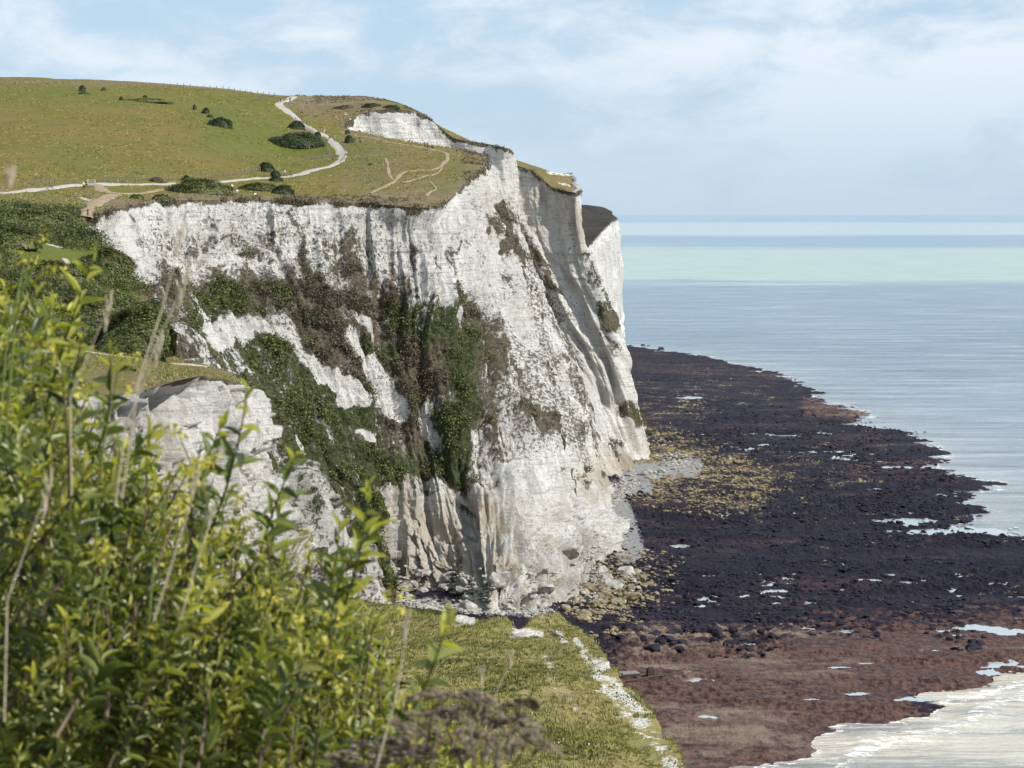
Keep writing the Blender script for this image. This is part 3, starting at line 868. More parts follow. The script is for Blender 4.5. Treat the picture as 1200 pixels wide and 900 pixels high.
ribbon('trail', [(240,430,(260, 345)),(190,424,(260,345)),(140,418,(260,345)),(90,410,(260,345)),(40,404,(260,345))], 1.2, M['path'], 0.12, seed=9)
ribbon('trail', [(52,286,(380,470)),(66,289,(380,470)),(72,292,(380,470))], 1.4, M['path'], 0.15, seed=10)
ribbon('trail', [(76,305,(360,440)),(90,318,(360,440)),(118,326,(360,440)),(128,330,(360,440))], 1.6, M['path'], 0.15, seed=11)

# ------------------------------------------------------------------ far headland beyond the last point
FH = [[(560,262,1180),(565,300,1180),(570,340,1180),(575,390,1180),g_(580,455)],
      [(640,300,1280),(650,320,1280),(660,350,1280),(668,390,1280),g_(675,440)],
      [(676,300,1330),(680,320,1330),(690,350,1330),(700,385,1330),g_(706,432)],
      [(690,288,1390),(693,310,1390),(700,345,1390),(708,380,1390),g_(714,425)],
      [(703,273,1480),(706,300,1478),(711,340,1475),(716,375,1470),g_(721,418)],
      [(716,260,1580),(718,290,1578),(720,330,1574),(722,370,1568),g_(725,409)],
      [(722,257,1660),(723,290,1656),(724.5,330,1650),(726,368,1640),g_(728,403)],
      [(720,256,1800),(722,280,1800),(724,320,1790),(725,355,1780),g_(726,388)],
      [(690,255,2100),(700,275,2100),(705,300,2100),(710,330,2100),g_(712,360)]]
FP = np.array([[at(*p) for p in c] for c in FH]); lw = FP[:, -1].copy(); lw[:, 2] = -4
FP = np.concatenate([FP, lw[:, None]], 1)
T = crom(FP, 260); T = np.swapaxes(crom(np.swapaxes(T, 0, 1), 150), 0, 1)
Tn = normals(T)
if (Tn[130, 70] @ np.array([0.3, -1.0, 0.2])) < 0: Tn = -Tn
ths = np.concatenate([[0], np.cumsum(np.linalg.norm(np.diff(T[:, 70], axis=0), axis=1))])[:, None] + 0 * T[..., 0]
thh = np.concatenate([np.zeros((260, 1)), np.cumsum(np.linalg.norm(np.diff(T, axis=1), axis=2), 1)], 1)
dd = 3.5 * ridged(ths / 35, thh / 90, 3, 15) + 1.3 * fbm(ths / 7, thh / 14, None, 3, 16)
dd *= sstep(0, 8, thh); T2 = T + Tn * dd[..., None]
me = make_mesh('far_cliff', T2.reshape(-1, 3), grid_faces(260, 150), M['chalk'], True,
               np.stack([np.maximum(0.16, sstep(3, 0, thh) * 0.8), 0 * thh, 0 * thh], -1).reshape(-1, 3), np.stack([ths, thh], -1).reshape(-1, 2))
tag(link('cliff', me), kind='structure')
fe = crom(FP[:, 0], 200)
back = at(np.linspace(560, 690, 200), np.interp(np.linspace(0, 1, 200), [0, 0.3, 0.75, 1], [222, 232, 240, 252]), np.linspace(1500, 2300, 200))
# crest of the headland: skyline sampled from the survey
sky_px = np.interp(np.linspace(0, 1, 200), [0, .2, .35, .55, .75, .9, 1], [540, 640, 670, 690, 705, 716, 700])
sky_py = np.interp(np.linspace(0, 1, 200), [0, .2, .35, .55, .75, .9, 1], [232, 237, 239, 240.5, 243.5, 249.5, 253])
sky_D = np.interp(np.linspace(0, 1, 200), [0, 1], [1650, 1950])
crest = at(sky_px, sky_py, sky_D)
beyond = crest + np.array([0, 500, -8])
HB = np.stack([fe, fe * 0.5 + crest * 0.5, crest, beyond], 0)
HB = crom(HB, 60); HB[1:-1, :, 2] += 1.2 * fbm(HB[1:-1, :, 0] / 20, HB[1:-1, :, 1] / 20, None, 3, 5)
hp, hq = to_px(HB)
m_dark = simple('heath', (0.026, 0.022, 0.016), var=0.5, scale=0.03)
me = make_mesh('far_headland', HB.reshape(-1, 3), grid_faces(60, 200), m_dark)
tag(link('headland', me), kind='structure')

# ------------------------------------------------------------------ foreshore: reef, shingle, boulder fields
SHORE = [(640,400),(700,404),(735,405),(772,409),(800,414),(830,418),(880,431),(926,438),(935,447),(950,456),(962,466),(985,476),(1022,490),(1000,496),(1062,509),(1100,521),(1090,530),(1122,541),
         (1108,552),(1142,563),(1190,575),(1135,582),(1140,598),(1112,616),(1150,628),(1200,637),(1300,650),(1420,665),(1500,700),
         (1420,745),(1290,770),(1215,792),(1178,806),(1130,816),(1085,830),(1042,849),(985,858),(945,872),(918,889),(905,915),(880,960),(700,1100),(300,1150),(100,1100),(100,700),(400,600),(560,480)]
sh_plan = [(float(at(a, b, gdist(b))[0]), float(gdist(b))) for a, b in SHORE]
def reef_h(x, y, detail=True):
    k_ = sstep(500, 640, y)
    wx = x + 10 * fbm(x / 30, y / 26, None, 5, 101, 0.66) * (0.5 + 0.5 * k_); wy = y + (12 + 22 * k_) * fbm(x / 30, y / 22, None, 5, 111, 0.66)
    d, _, _ = nearest_on(sh_plan, wx, wy)
    sd = np.where(inside(sh_plan, wx, wy), d, -d)
    px = 600 + F * x / y; py = HZ + EYE * F / y
    base = np.clip(sd * 0.05, -1.2, 0.55)
    return base, sd, px, py
pxs = np.linspace(430, 1330, 780)
pys = np.linspace(396, 925, 720)
PXg, PYg = np.meshgrid(pxs, pys, indexing='ij')
Yg = gdist(PYg); Xg = (PXg - 600) / F * Yg
base, sd, rpx, rpy = reef_h(Xg, Yg)
ROUGH = [(750,540,900,570,40,1.0),(700,590,1200,650,60,0.9),(640,700,780,700,60,0.8),(760,480,1000,480,50,0.6),(740,425,900,440,30,0.5),(720,750,900,745,26,1.0),(950,560,1120,600,40,0.8),(1060,500,1100,560,30,0.8)]
rough = 0.25 + 0.75 * capsules(PXg, PYg, ROUGH)
YEL = [(770,528,890,572,26,0.60),(740,580,870,592,14,0.52),(800,545,1000,560,30,0.28),(735,545,780,560,16,1.0),(690,690,740,700,18,0.6),(760,500,820,470,20,0.35),(750,455,900,462,10,0.25)]
RED = [(760,800,1200,770,46,0.85),(760,850,900,870,60,1.0),(900,820,1040,830,40,0.9),(950,480,1080,490,12,0.6),(740,430,900,440,10,0.35),(1000,550,1100,545,8,0.45),(760,760,900,760,22,0.6)]
SHI = [(455,712,640,728,14,0.5),(722,600,738,650,15,1.0),(735,560,815,550,9,1.0),(700,580,760,575,8,0.8)]
POOLS = [(1060,612,30,3.5),(1130,625,60,4),(795,641,14,1.6),(1010,600,7,1.5),(895,698,5,1.0),(913,708,5,1.0),(905,688,9,.8),(892,721,4,2),(925,733,8,1.2),(963,729,5,.8),(1000,741,10,1.0),(980,737,5,1),(1045,675,8,1.3),
         (1025,681,12,1.0),(1125,675,5,1.2),(1085,682,4,.8),(1150,738,25,2.5),(1185,742,20,2.5),(1185,780,22,4.5),(1165,790,12,3),(1080,770,8,1.2),(1020,779,8,1.0),(822,800,20,3.2),(808,806,14,3),(830,843,12,2.2),
         (885,831,14,1.8),(940,822,18,1.8),(990,784,10,1),(1075,822,22,2),(825,712,8,1),(775,592,5,1),(798,592,4,.8),(815,467,16,1.2),(800,471,10,1),(1100,598,6,1),(835,818,8,1),(760,838,6,1.2),(1010,815,14,1.4)]
pool = np.zeros(PXg.shape)
for a, b, w, h in POOLS:
    dq = np.hypot((PXg - a + 0.5 * w * fbm(Xg / 3.5, Yg / 7, None, 4, 131)) / w, (PYg - b + 1.6 * h * fbm(Xg / 3.5, Yg / 5, None, 4, 141, 0.65)) / h)
    pool = np.maximum(pool, np.clip(1.6 - dq, 0, 1))
rock = 1.5 * rough * (0.55 * fbm(Xg / 3.4, Yg / 5.0, None, 4, 121, 0.62) + 0.50 * np.maximum(0, ridged(Xg / 1.8, Yg / 3.0, 3, 125)))
ledge_n = fbm(Xg / 26, Yg / 12, None, 4, 151) * 5
redm = capsules(PXg, PYg, RED)
ledge = (np.floor(ledge_n) + sstep(0.75, 1.0, ledge_n - np.floor(ledge_n))) * (0.20 + 0.34 * redm)
rough = rough + 0.25 * redm
rise = sstep(840, 700, PXg) * 1.2 * sstep(1000, 700, Yg)
inn = sstep(-4, 3, sd)
bands = fbm(Xg / 60, Yg / 28, None, 4, 161, 0.6)
spool = sstep(0.40, 0.48, fbm(Xg / 7, Yg / 9, None, 4, 171, 0.62) + 0.35 * bands - 0.30 * (sd < 10)) * (PXg > 800) * (sd > 4) * (PYg < 765)
pool = np.maximum(pool, spool * 0.9)
rock = rock * (1.0 + 0.9 * np.clip(bands, -0.8, 1))
z = base + inn * (rock + ledge * 0.9) + rise
z = np.where(sd > 8, np.maximum(z, 0.33 + 0.1 * rock), z)
shi = capsules(PXg, PYg, SHI)
z = np.where(shi > 0.5, 0.5 + rise + 0.05 * fbm(Xg, Yg, None, 2, 3), z)
z = z * (1 - pool) + np.minimum(z, 0.05) * pool
zgrid = z.copy()
col = np.stack([capsules(PXg, PYg, YEL), capsules(PXg, PYg, RED), shi], -1).reshape(-1, 3)
me = make_mesh('foreshore', np.stack([Xg, Yg, z], -1).reshape(-1, 3), grid_faces(*PXg.shape), M['reef'], True, col)
tag(link('reef', me), kind='structure')
# the water left in the hollows lies level with the reef flat
mp_, nt_, b_ = newmat('pool_water'); t_ = NT(nt_)
b_.inputs['Base Color'].default_value = (0.34, 0.37, 0.38, 1); b_.inputs['Roughness'].default_value = 0.12; b_.inputs['Specular IOR Level'].default_value = 0.5  # pale base colour stands in for bright cloud reflected in the pools
nt_.links.new(t_.bump(t_.noise(t_.pos(), 1.2, 4), 0.25, 0.05), b_.inputs['Normal'])
pf = grid_faces(*PXg.shape); pm = (pool.ravel()[pf] > 0.25).all(1); pf = pf[pm]
us = np.unique(pf); re = np.zeros(PXg.size, int); re[us] = np.arange(len(us))
pv = np.stack([Xg.ravel(), Yg.ravel(), np.full(PXg.size, 0.30)], -1)[us]
me = make_mesh('pools', pv, re[pf], mp_)
tag(link('tide_pools', me), kind='structure')

# ------------------------------------------------------------------ sea
pxa = np.concatenate([np.linspace(-3000, 600, 20, endpoint=False), np.linspace(600, 1330, 330, endpoint=False), np.linspace(1330, 5000, 20)])
ra = np.concatenate([np.linspace(180, 1800, 520, endpoint=False), np.geomspace(1800, 150000, 120)])
XX, YY = np.meshgrid((pxa - 600) / F, ra, indexing='ij'); XX = XX * YY
wz = 0.14 * fbm(XX / 9, YY / 4.5, None, 3, 201) + 0.10 * np.sin(YY / 3.2 + 3 * fbm(XX / 40, YY / 30, None, 2, 203))
wz *= sstep(3000, 1200, YY)
_, sd2, wpx, wpy = reef_h(XX, YY)
off = np.clip(-sd2, 0, 1e9)
# breakers parallel to the shore, near the beach only
brk = np.exp(-((off - 9 - 4 * fbm(XX / 30, YY / 30, None, 2, 8)) / 3.0) ** 2) * (YY < 520)
wz = wz + 0.45 * brk
lane = 0.46 * np.exp(-off / 8.0) + 0.34 * brk
lane = np.where(YY < 520, lane + 0.10 * np.exp(-off / 40.0) , lane * 1.0)
lane += 0.20 * np.exp(-((off - 60) / 40) ** 2) * (YY > 520)
lane = np.where(YY > 1700, 0, lane)
lane = np.where(sd2 > 3, 0, lane)
milk = np.exp(-off / 26.0) * 0.25 + np.where(YY < 520, 0.85 * sstep(560, 440, YY), 0)
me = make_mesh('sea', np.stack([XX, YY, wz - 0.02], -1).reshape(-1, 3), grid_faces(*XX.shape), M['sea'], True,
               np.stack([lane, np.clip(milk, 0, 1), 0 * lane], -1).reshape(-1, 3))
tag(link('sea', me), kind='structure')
# level sea bed / land base far below everything, out to the horizon
me = make_mesh('sea_bed', np.array([[-150000, -150000, -8], [150000, -150000, -8], [150000, 160000, -8], [-150000, 160000, -8]]), np.array([[0, 1, 2, 3]]), M['reef'])
tag(link('sea_bed', me), kind='structure')

# ------------------------------------------------------------------ near headland of turf under the viewpoint
NE = [(-400,700,150),(-100,690,150),(100,690,150),(300,690,148),(380,695,142),(430,704,136),(480,711,130),(520,715,126),(560,725,121),(590,735,116),(610,740,113),(630,727,117),(655,724,118),(680,738,113),(700,762,107),(722,793,101),
      (745,822,97),(770,856,92),(800,900,86),(835,960,79),(900,1060,68),(1000,1250,55),(1300,1800,36),(2600,4000,17)]
NEp = np.array([at(*q) for q in NE])
nctl = [tuple(p) for p in NEp]
for x, y, z in [(0,0,88.35),(-3,2,88.3),(3,2,88.1),(0,4,87.9),(-4,6,87.4),(4,6,86.6),(0,10,85.2),(-8,12,84.8),(8,10,83.9),(0,20,80.3),(-12,20,81.0),(12,18,78.8),(0,35,75.2),(-20,35,77),(-25,60,74.5),(-6,60,72.6),(6,60,71.6),(0,-12,88.8),(-14,0,89.3),(-14,-12,90),(-60,60,78),(-60,0,92),(-50,100,74)]:
    nctl.append((x, y, z))
for q in [(420,760,112),(500,760,110),(560,770,106),(600,780,104),(640,790,101),(470,830,96),(560,840,93),(620,830,94),(680,830,94),(560,890,85),(640,890,85),(700,880,88),(740,880,89),(480,730,122),(545,738,118),(596,752,111),(650,734,115.5),(645,748,112),(600,765,107),(690,790,103),(640,775,106)]:
    nctl.append(tuple(at(*q)))
NEAR = TPS(np.array(nctl))
NEc = crom(NEp, 700)
nex = NEc[:, 0] + 0.30 * fbm(NEc[:, 0] / 1.3, NEc[:, 1] / 1.3, None, 4, 33, 0.65); ney = NEc[:, 1] + 0.9 * fbm(NEc[:, 0] / 3, NEc[:, 1] / 3, None, 3, 34)
near_poly = [(float(a), float(b)) for a, b in zip(nex, ney)] + [(60, -25), (-110, -25), (-120, 148)]
def near_full(x, y):
    x = np.atleast_1d(np.asarray(x, float)); y = np.atleast_1d(np.asarray(y, float))
    q = sstep(15, 50, y)
    return NEAR(x, y) + q * (0.55 * fbm(x / 9, y / 9, None, 2, 68) + 0.55 * fbm(x / 3.5, y / 3.5, None, 3, 63) + 0.12 * fbm(x / 1.1, y / 1.1, None, 3, 64))
pa = np.concatenate([np.linspace(-3500, 250, 60, endpoint=False), np.linspace(250, 900, 430, endpoint=False), np.linspace(900, 5000, 40)])
Dn = np.concatenate([np.linspace(1.0, 70, 90, endpoint=False), np.linspace(70, 152, 420)])
XN = (pa[:, None] - 600) / F * Dn[None, :]; YN = np.broadcast_to(Dn[None, :], XN.shape)
nx, ny, nf, nsnap = clip_grid(XN, YN, near_poly)
nz = np.where(nsnap, NEAR(nx, ny), near_full(nx, ny))
npx, npy = to_px(np.stack([nx, ny, nz], -1))
ned, _, _ = nearest_on([(float(a), float(b)) for a, b in zip(nex, ney)], nx, ny, False)
NB = [(686,768,706,788,10,0.56),(704,786,732,824,18,0.585),(728,818,752,846,17,0.59),(748,840,774,876,15,0.58),(772,872,800,912,12,0.57),(604,738,620,742,4,1.0),(626,742,634,744,3,0.9),(540,724,552,727,5,1.0),(655,742,662,752,3,0.8),(675,750,682,758,3,0.9),
      (640,772,652,790,8,0.46),(660,810,680,836,7,0.48),(640,815,655,825,7,0.45)]
ND = [(450,760,470,800,5,0.95),(470,800,480,850,6,0.8),(600,745,660,740,7,0.6),(640,790,690,840,14,0.55),(520,742,560,745,4,0.4)]
me = make_mesh('near_turf', np.stack([nx, ny, nz], -1), nf, M['near'], True, np.stack([capsules(npx, npy, ND), 0 * nx, capsules(npx, npy, NB)], -1))
tag(link('grassy_headland', me), kind='structure')
# its cliff: drops from the edge outwards
cen = np.array([-10.0, 60.0])
NE2 = np.stack([nex, ney, NEAR(nex, ney)], -1)
tn = np.gradient(NE2[:, :2], axis=0); tn /= np.linalg.norm(tn, axis=1, keepdims=True) + 1e-9
on = np.stack([-tn[:, 1], tn[:, 0]], -1); sgn = np.sign(((NE2[:, :2] - cen) * on).sum(1)); on *= np.where(sgn == 0, 1, sgn)[:, None]
prof = [(0, 0), (0.25, -0.8), (0.7, -2.5), (1.6, -6), (3.5, -14), (7, -28), (12, -45), (20, -62), (28, -74)]
PR = crom(np.array(prof, float), 150)
V = np.empty((700, 150, 3)); V[..., :2] = NE2[:, None, :2] + on[:, None] * PR[None, :, :1]; V[..., 2] = NE2[:, None, 2] + PR[None, :, 1]
su2 = np.concatenate([[0], np.cumsum(np.linalg.norm(np.diff(NE2, axis=0), axis=1))])[:, None] + 0 * V[..., 0]
h2 = -PR[None, :, 1] + 0 * V[..., 0]
dq = 0.6 * ridged(su2 / 4, h2 / 12, 3, 301) + 0.25 * fbm(su2 / 0.9, h2 / 1.2, None, 3, 305); dq *= sstep(0, 1.5, h2)
V[..., :2] += on[:, None] * dq[..., None]
V[:, 1:, 2] += 0
me = make_mesh('near_cliff', V.reshape(-1, 3), grid_faces(700, 150), M['chalk'], True, np.stack([0.20 + 0.6 * sstep(1.2, 0, h2), 0 * h2 + .5, 0.2 + 0 * h2], -1).reshape(-1, 3), np.stack([su2 * 2, h2 * 2], -1).reshape(-1, 2))
tag(link('cliff', me), kind='structure')
# ------------------------------------------------------------------ leaf-cloud helpers
def tri_cloud(P, size, up=0.35, seed=0, quad=False):
    """small leaf faces at points P (n,3), facing random but biased upwards"""
    r = np.random.default_rng(seed); n = len(P)
    a = r.normal(size=(n, 3)); a[:, 2] += up; a /= np.linalg.norm(a, axis=1, keepdims=True)
    b = np.cross(a, r.normal(size=(n, 3))); b /= np.linalg.norm(b, axis=1, keepdims=True) + 1e-9
    c = np.cross(a, b)
    s = (np.asarray(size) * r.uniform(0.6, 1.4, n))[:, None]
    V = np.stack([P + b * s, P - b * s * 0.6 + c * s * 0.7, P - b * s * 0.6 - c * s * 0.7], 1).reshape(-1, 3)
    return V, np.arange(3 * n).reshape(-1, 3)
def dome(w, d, h, seed, nu=26, nv=12, rough=0.22):
    u = np.linspace(0, 2 * math.pi, nu, endpoint=False); v = np.linspace(-0.25, math.pi / 2, nv)
    U_, V_ = np.meshgrid(u, v, indexing='ij')
    x = np.cos(U_) * np.cos(V_); y = np.sin(U_) * np.cos(V_); z = np.sin(V_)
    k = 1 + rough * fbm(x * 2.2 + seed, y * 2.2, z * 2.2, 3, seed) * 1.6 + 0.10 * fbm(x * 6 + seed, y * 6, z * 6, 2, seed + 3)
    V = np.stack([x * k * w / 2, y * k * d / 2, z * k * h], -1)
    i = np.arange(nu * nv).reshape(nu, nv); j = np.roll(i, -1, 0)
    Fq = np.stack([i[:, :-1], j[:, :-1], j[:, 1:], i[:, 1:]], -1).reshape(-1, 4)
    return V.reshape(-1, 3), Fq
def bush_mesh(name, w, d, h, mat, seed, n=1400, leaf=0.28, lean=0.0):
    r = np.random.default_rng(seed)
    V, Fq = dome(w * 0.9, d * 0.9, h * 0.9, seed, rough=0.14)
    # leaf clumps over and just outside the dome
    q = r.normal(size=(n, 3)); q[:, 2] = np.abs(q[:, 2]); q /= np.linalg.norm(q, axis=1, keepdims=True)
    k = 1 + 0.35 * fbm(q[:, 0] * 2.2 + seed, q[:, 1] * 2.2, q[:, 2] * 2.2, 3, seed) + r.uniform(-0.12, 0.14, n)
    Pp = q * k[:, None] * np.array([w / 2, d / 2, h])
    Lv, Lf = tri_cloud(Pp, leaf, 0.5, seed)
    tone = np.clip(0.5 + 0.5 * fbm(q[:, 0] * 3, q[:, 1] * 3, q[:, 2] * 3 + seed, 2, seed + 9) + 0.25 * r.normal(size=n), 0, 1)
    tri = np.concatenate([Fq[:, [0, 1, 2]], Fq[:, [0, 2, 3]], Lf + len(V)])
    AV = np.concatenate([V, Lv]); AV[:, 0] += lean * np.clip(AV[:, 2], 0, None)
    col = np.zeros((len(AV), 3)); col[:len(V), 0] = 0.25; col[len(V):, 0] = np.repeat(tone, 3)
    return make_mesh(name, AV, tri, mat, False, col)
def stem_mesh(h, seed, r0=0.12):
    mb = MB(); rr = random.Random(seed)
    for k in range(3):
        a = rr.uniform(0, 6.28)
        mb.tube([(0.1 * math.cos(a), 0.1 * math.sin(a), -0.3), (0.15 * math.cos(a) * h, 0.15 * math.sin(a) * h, h * 0.35), (0.3 * math.cos(a) * h, 0.3 * math.sin(a) * h, h * 0.7)], [r0, r0 * 0.7, r0 * 0.3], 5)
    return mb.mesh('stem', M['twig'])

BUSH = [  # survey column, foot row, width and height in survey pixels, kind, lean, label, distance window
 (256,149,26,13,'gorse',0.1,'rounded dark hawthorn bush alone in the middle of the grass hillside',None),
 (240,133,9,7,'gorse',0.2,'small dark bush just above the rounded hawthorn on the hillside',None),
 (245,138,7,4,'gorse',0.2,'low wind-bent bush between the small bush and the rounded hawthorn',None),
 (228,128,4,6,'gorse',0,'tiny upright bush left of the small dark bushes on the hillside',None),
 (96,107,7,8,'gorse',0,'small upright green bush near the skyline at upper left',None),
 (98,110,12,3,'scrub',0,'low green spread of scrub at the foot of the skyline bush',None),
 (121,107,6,5,'brownscrub',0,'small brownish bush near the skyline right of the green one',None),
 (142,117,5,4,'gorse',0,'tiny dark bush at the left end of the long low scrub strip',None),
 (168,119,54,5,'scrub',0,'long low grey-green strip of scrub high on the hillside',None),
 (170,114,5,3,'gorse',0,'tiny dark bush above the long low scrub strip',None),
 (345,173,66,20,'gorse',0,'large elongated dark thicket inside the bend of the path',None),
 (346,152,18,11,'gorse',0.2,'dark bush beside the straight upper stretch of the path',None),
 (372,161,8,8,'gorse',0,'small dark bush at the foot of the straight path stretch',None),
 (314,201,17,11,'gorse',-0.4,'wind-bent dark bush, topmost of the three by the lower path',None),
 (324,207,12,8,'gorse',-0.3,'dark bush, middle one of the three by the lower path',None),
 (324,213,14,9,'gorse',-0.2,'dark bush, lowest of the three by the lower path',None),
 (232,228,64,19,'scrub',0,'large domed green gorse thicket on the cliff edge below the path',None),
 (218,212,9,7,'gorse',0,'small dark bush poking up behind the large domed thicket',None),
 (302,225,46,11,'scrub',0,'long low green bush on the cliff edge left of the dark round one',None),
 (331,228,22,12,'gorse',0,'round dark bush at the right end of the cliff-edge scrub',None),
 (182,214,16,7,'brownscrub',0,'low brown bush between the path and the worn ground',None),
 (160,234,16,7,'scrub',0,'small green bush on the cliff lip at the left end of the chalk',None),
 (188,236,18,9,'scrub',0,'green bush hanging over the chalk lip left of the domed thicket',None),
 (410,167,10,9,'gorse',-0.2,'dark bush on the open grass right of the path bend',None),
 (407,157,6,5,'gorse',0,'tiny dark bush just above the one on the open grass',None),
 (434,194,5,3,'gorse',0,'tiny dark tussock in the middle of the green headland grass',None),
 (405,128,30,5,'brownscrub',0,'brown heath scrub on the crest left of the white scarp',None),
 (436,126,22,6,'gorse',0,'dark hump of scrub on the skyline above the white scarp',None),
 (458,128,18,5,'gorse',0,'dark hump of scrub further right on the skyline above the scarp',None),
 (45,264,90,20,'scrub',0,'wide mound of green scrub in the combe at the left edge',(380,480)),
 (10,290,60,22,'scrub',0,'dark green scrub mound at the far left below the path',(360,470)),
 (122,316,56,24,'scrub',0,'rounded green thicket at the top of the chalk slope on the left',(370,430)),
 (60,330,90,24,'scrub',0,'green thicket in the combe below the pale path scars',(340,420)),
 (20,360,90,28,'scrub',0,'green thicket at the left edge above the grassy shelf',(320,400)),
 (95,378,90,28,'scrub',0,'green thicket behind the grassy shelf left of the big wind-swept one',(320,390)),
 (150,420,84,56,'scrub',0.25,'tall wind-swept green thicket at the right end of the combe',(330,390)),
 (145,436,22,8,'scrub',0,'small green bush growing on the grassy shelf',(260,345)),
]
for i, (px, py, w, h, kind, lean, lab, dwin) in enumerate(BUSH):
    g = hit(px, py, d0=dwin[0] if dwin else 430, d1=dwin[1] if dwin else 1150)
    k = g.y / F
    e = bpy.data.objects.new('thicket' if w > 40 else 'bush', None); C.objects.link(e)
    e.location = (g.x, g.y + 0.25 * w * k, g.z - 0.2)
    W_, H_ = w * k * 1.08, h * k * 0.88
    tag(e, lab, 'bush', 'bushes on the cliff-top down' if g.y > 470 else 'scrub thickets in the combe')
    link('foliage', bush_mesh('foliage', W_, max(H_ * 1.3, W_ * 0.6), H_, M[kind], 50 + i, int(350 + 26 * w * h ** 0.6), 0.20 + 0.02 * W_ ** 0.5, lean), e)
    link('stem', stem_mesh(H_, i), e)

# unbroken scrub between the thickets of the combe
r_ = np.random.default_rng(8)
Dq = r_.uniform(318, 490, 60000); pq = r_.uniform(-140, 190, 60000); xq = (pq - 600) / F * Dq; zq_ = land_full(xq, Dq); aq, bq = to_px(np.stack([xq, Dq, zq_], -1))
kq = inside(land_poly, xq, Dq) & (bq > 240) & (bq < 402) & (fbm(xq / 14, Dq / 14, None, 3, 510) > -0.05) & ((aq < 92) | (bq > 275))
xq, Dq, zq_ = xq[kq][:12000], Dq[kq][:12000], zq_[kq][:12000]
hq_ = 1.5 + 1.6 * fbm(xq / 7, Dq / 7, None, 3, 511)
Pq = np.repeat(np.stack([xq, Dq, zq_ + np.clip(hq_, 0.2, 4) * 0.5], -1), 8, 0); Pq += r_.normal(size=Pq.shape) * np.array([0.7, 0.7, 0.45]) 
Vq, Fq_ = tri_cloud(Pq, 0.24, 0.8, 8); tq = np.repeat(np.repeat(np.clip(0.5 + 0.9 * fbm(xq / 6, Dq / 6, None, 3, 513) + 0.2 * r_.normal(size=len(xq)), 0, 1), 8), 3)
tag(link('scrub', make_mesh('scrub', Vq, Fq_, M['scrub'], False, np.stack([tq, 0 * tq, 0 * tq], -1))), 'low unbroken green scrub covering the combe on the left', 'scrub', kind='stuff')

# scrub rooted on the ledges of the cliff: masses nobody could count
def cliff_scrub(name, cond, n, mat, size, seed, label):
    r = np.random.default_rng(seed)
    ii, jj = np.nonzero(cond)
    k = r.choice(len(ii), min(n, len(ii)), replace=False)
    P = CLIFF[ii[k], jj[k]] + CL_N[ii[k], jj[k]] * r.uniform(0, 0.5, (len(k), 1)); P[:, 2] += 0.15
    P = np.repeat(P, 9, 0); P += r.normal(size=P.shape) * size * 0.85
    V, Fq = tri_cloud(P, size * 0.5, 0.4, seed)
    t = np.repeat(r.uniform(0, 1, len(k)), 27)
    me = make_mesh(name, V, Fq, mat, False, np.stack([t, 0 * t, 0 * t], -1))
    tag(link(name, me), label, 'scrub', kind='stuff')
cnoise = fbm(CLIFF[..., 0] / 5, CLIFF[..., 1] / 5, CLIFF[..., 2] / 5, 4, 401, 0.6)
dens = CL_VEG + cnoise * 0.9
okc = (PX > 110) & (PX < 770) & (G[..., 1] > 400) & (G[..., 1] < 1000)
cliff_scrub('green_scrub', okc & (dens > 1.0) & (CL_GREEN + cnoise > 0.5), 6500, M['scrub'], 0.62, 3, 'mass of green scrub clinging to the chalk slope of the bay')
cliff_scrub('brown_scrub', okc & (dens > 0.92) & (CL_GREEN + cnoise <= 0.5), 6500, M['brownscrub'], 0.5, 4, 'mass of brown dried scrub and grass on the cliff ledges')
cliff_scrub('ledge_tufts', okc & (PY < 345) & (PX < 520) & (cnoise > -0.05), 1500, M['brownscrub'], 0.26, 5, 'dark scattered tufts along the upper ledges of the white face')

# rough tussocks over the down and the shelf
def tussocks(name, n, px0, px1, d0, d1, h, w, mat, seed, label, cond=None):
    r = np.random.default_rng(seed); D = r.uniform(d0, d1, n); q = r.uniform(px0, px1, n); x = (q - 600) / F * D
    k = inside(land_poly, x, D) & (fbm(x / 12, D / 12, None, 4, seed, 0.6) > -0.1); x, D = x[k], D[k]; zz = land_full(x, D); a, b = to_px(np.stack([x, D, zz], -1))
    if cond is not None:
        k = cond(a, b); x, D, zz = x[k], D[k], zz[k]
    n = len(x); P = np.repeat(np.stack([x, D, zz - 0.05], -1), 3, 0); m = len(P); P[:, :2] += r.normal(size=(m, 2)) * w
    an = r.uniform(0, 6.28, m); dr = np.stack([np.cos(an), np.sin(an), 0 * an], -1); hh = (h * r.uniform(.5, 1.4, m))[:, None]
    V = np.stack([P - dr * w, P + dr * w, P + dr * w * r.uniform(-1, 1, (m, 1)) + np.array([0, 0, 1.0]) * hh], 1).reshape(-1, 3)
    t = np.repeat(r.uniform(0, 1, n), 9); y_ = np.repeat((r.uniform(size=n) < 0.3) * 0.8, 9)
    tag(link(name, make_mesh(name, V, np.arange(3 * m).reshape(-1, 3), mat, False, np.stack([t, y_, 0 * t], -1))), label, 'grass', kind='stuff')
tussocks('hill_grass', 26000, -20, 600, 490, 900, 0.28, 0.22, M['tuft'], 21, 'rough grass tussocks over the cliff-top down')
tussocks('heath_tufts', 14000, 330, 600, 500, 900, 0.45, 0.28, M['brownscrub'], 22, 'brown heath tufts along the cliff-top edges', lambda a, b: ((b > 228) | ((a > 345) & (b < 140)) | (a > 540)))
tussocks('shelf_grass', 22000, -60, 290, 250, 350, 0.22, 0.07, M['tuft'], 23, 'dry grass on the shelf above the near chalk face')

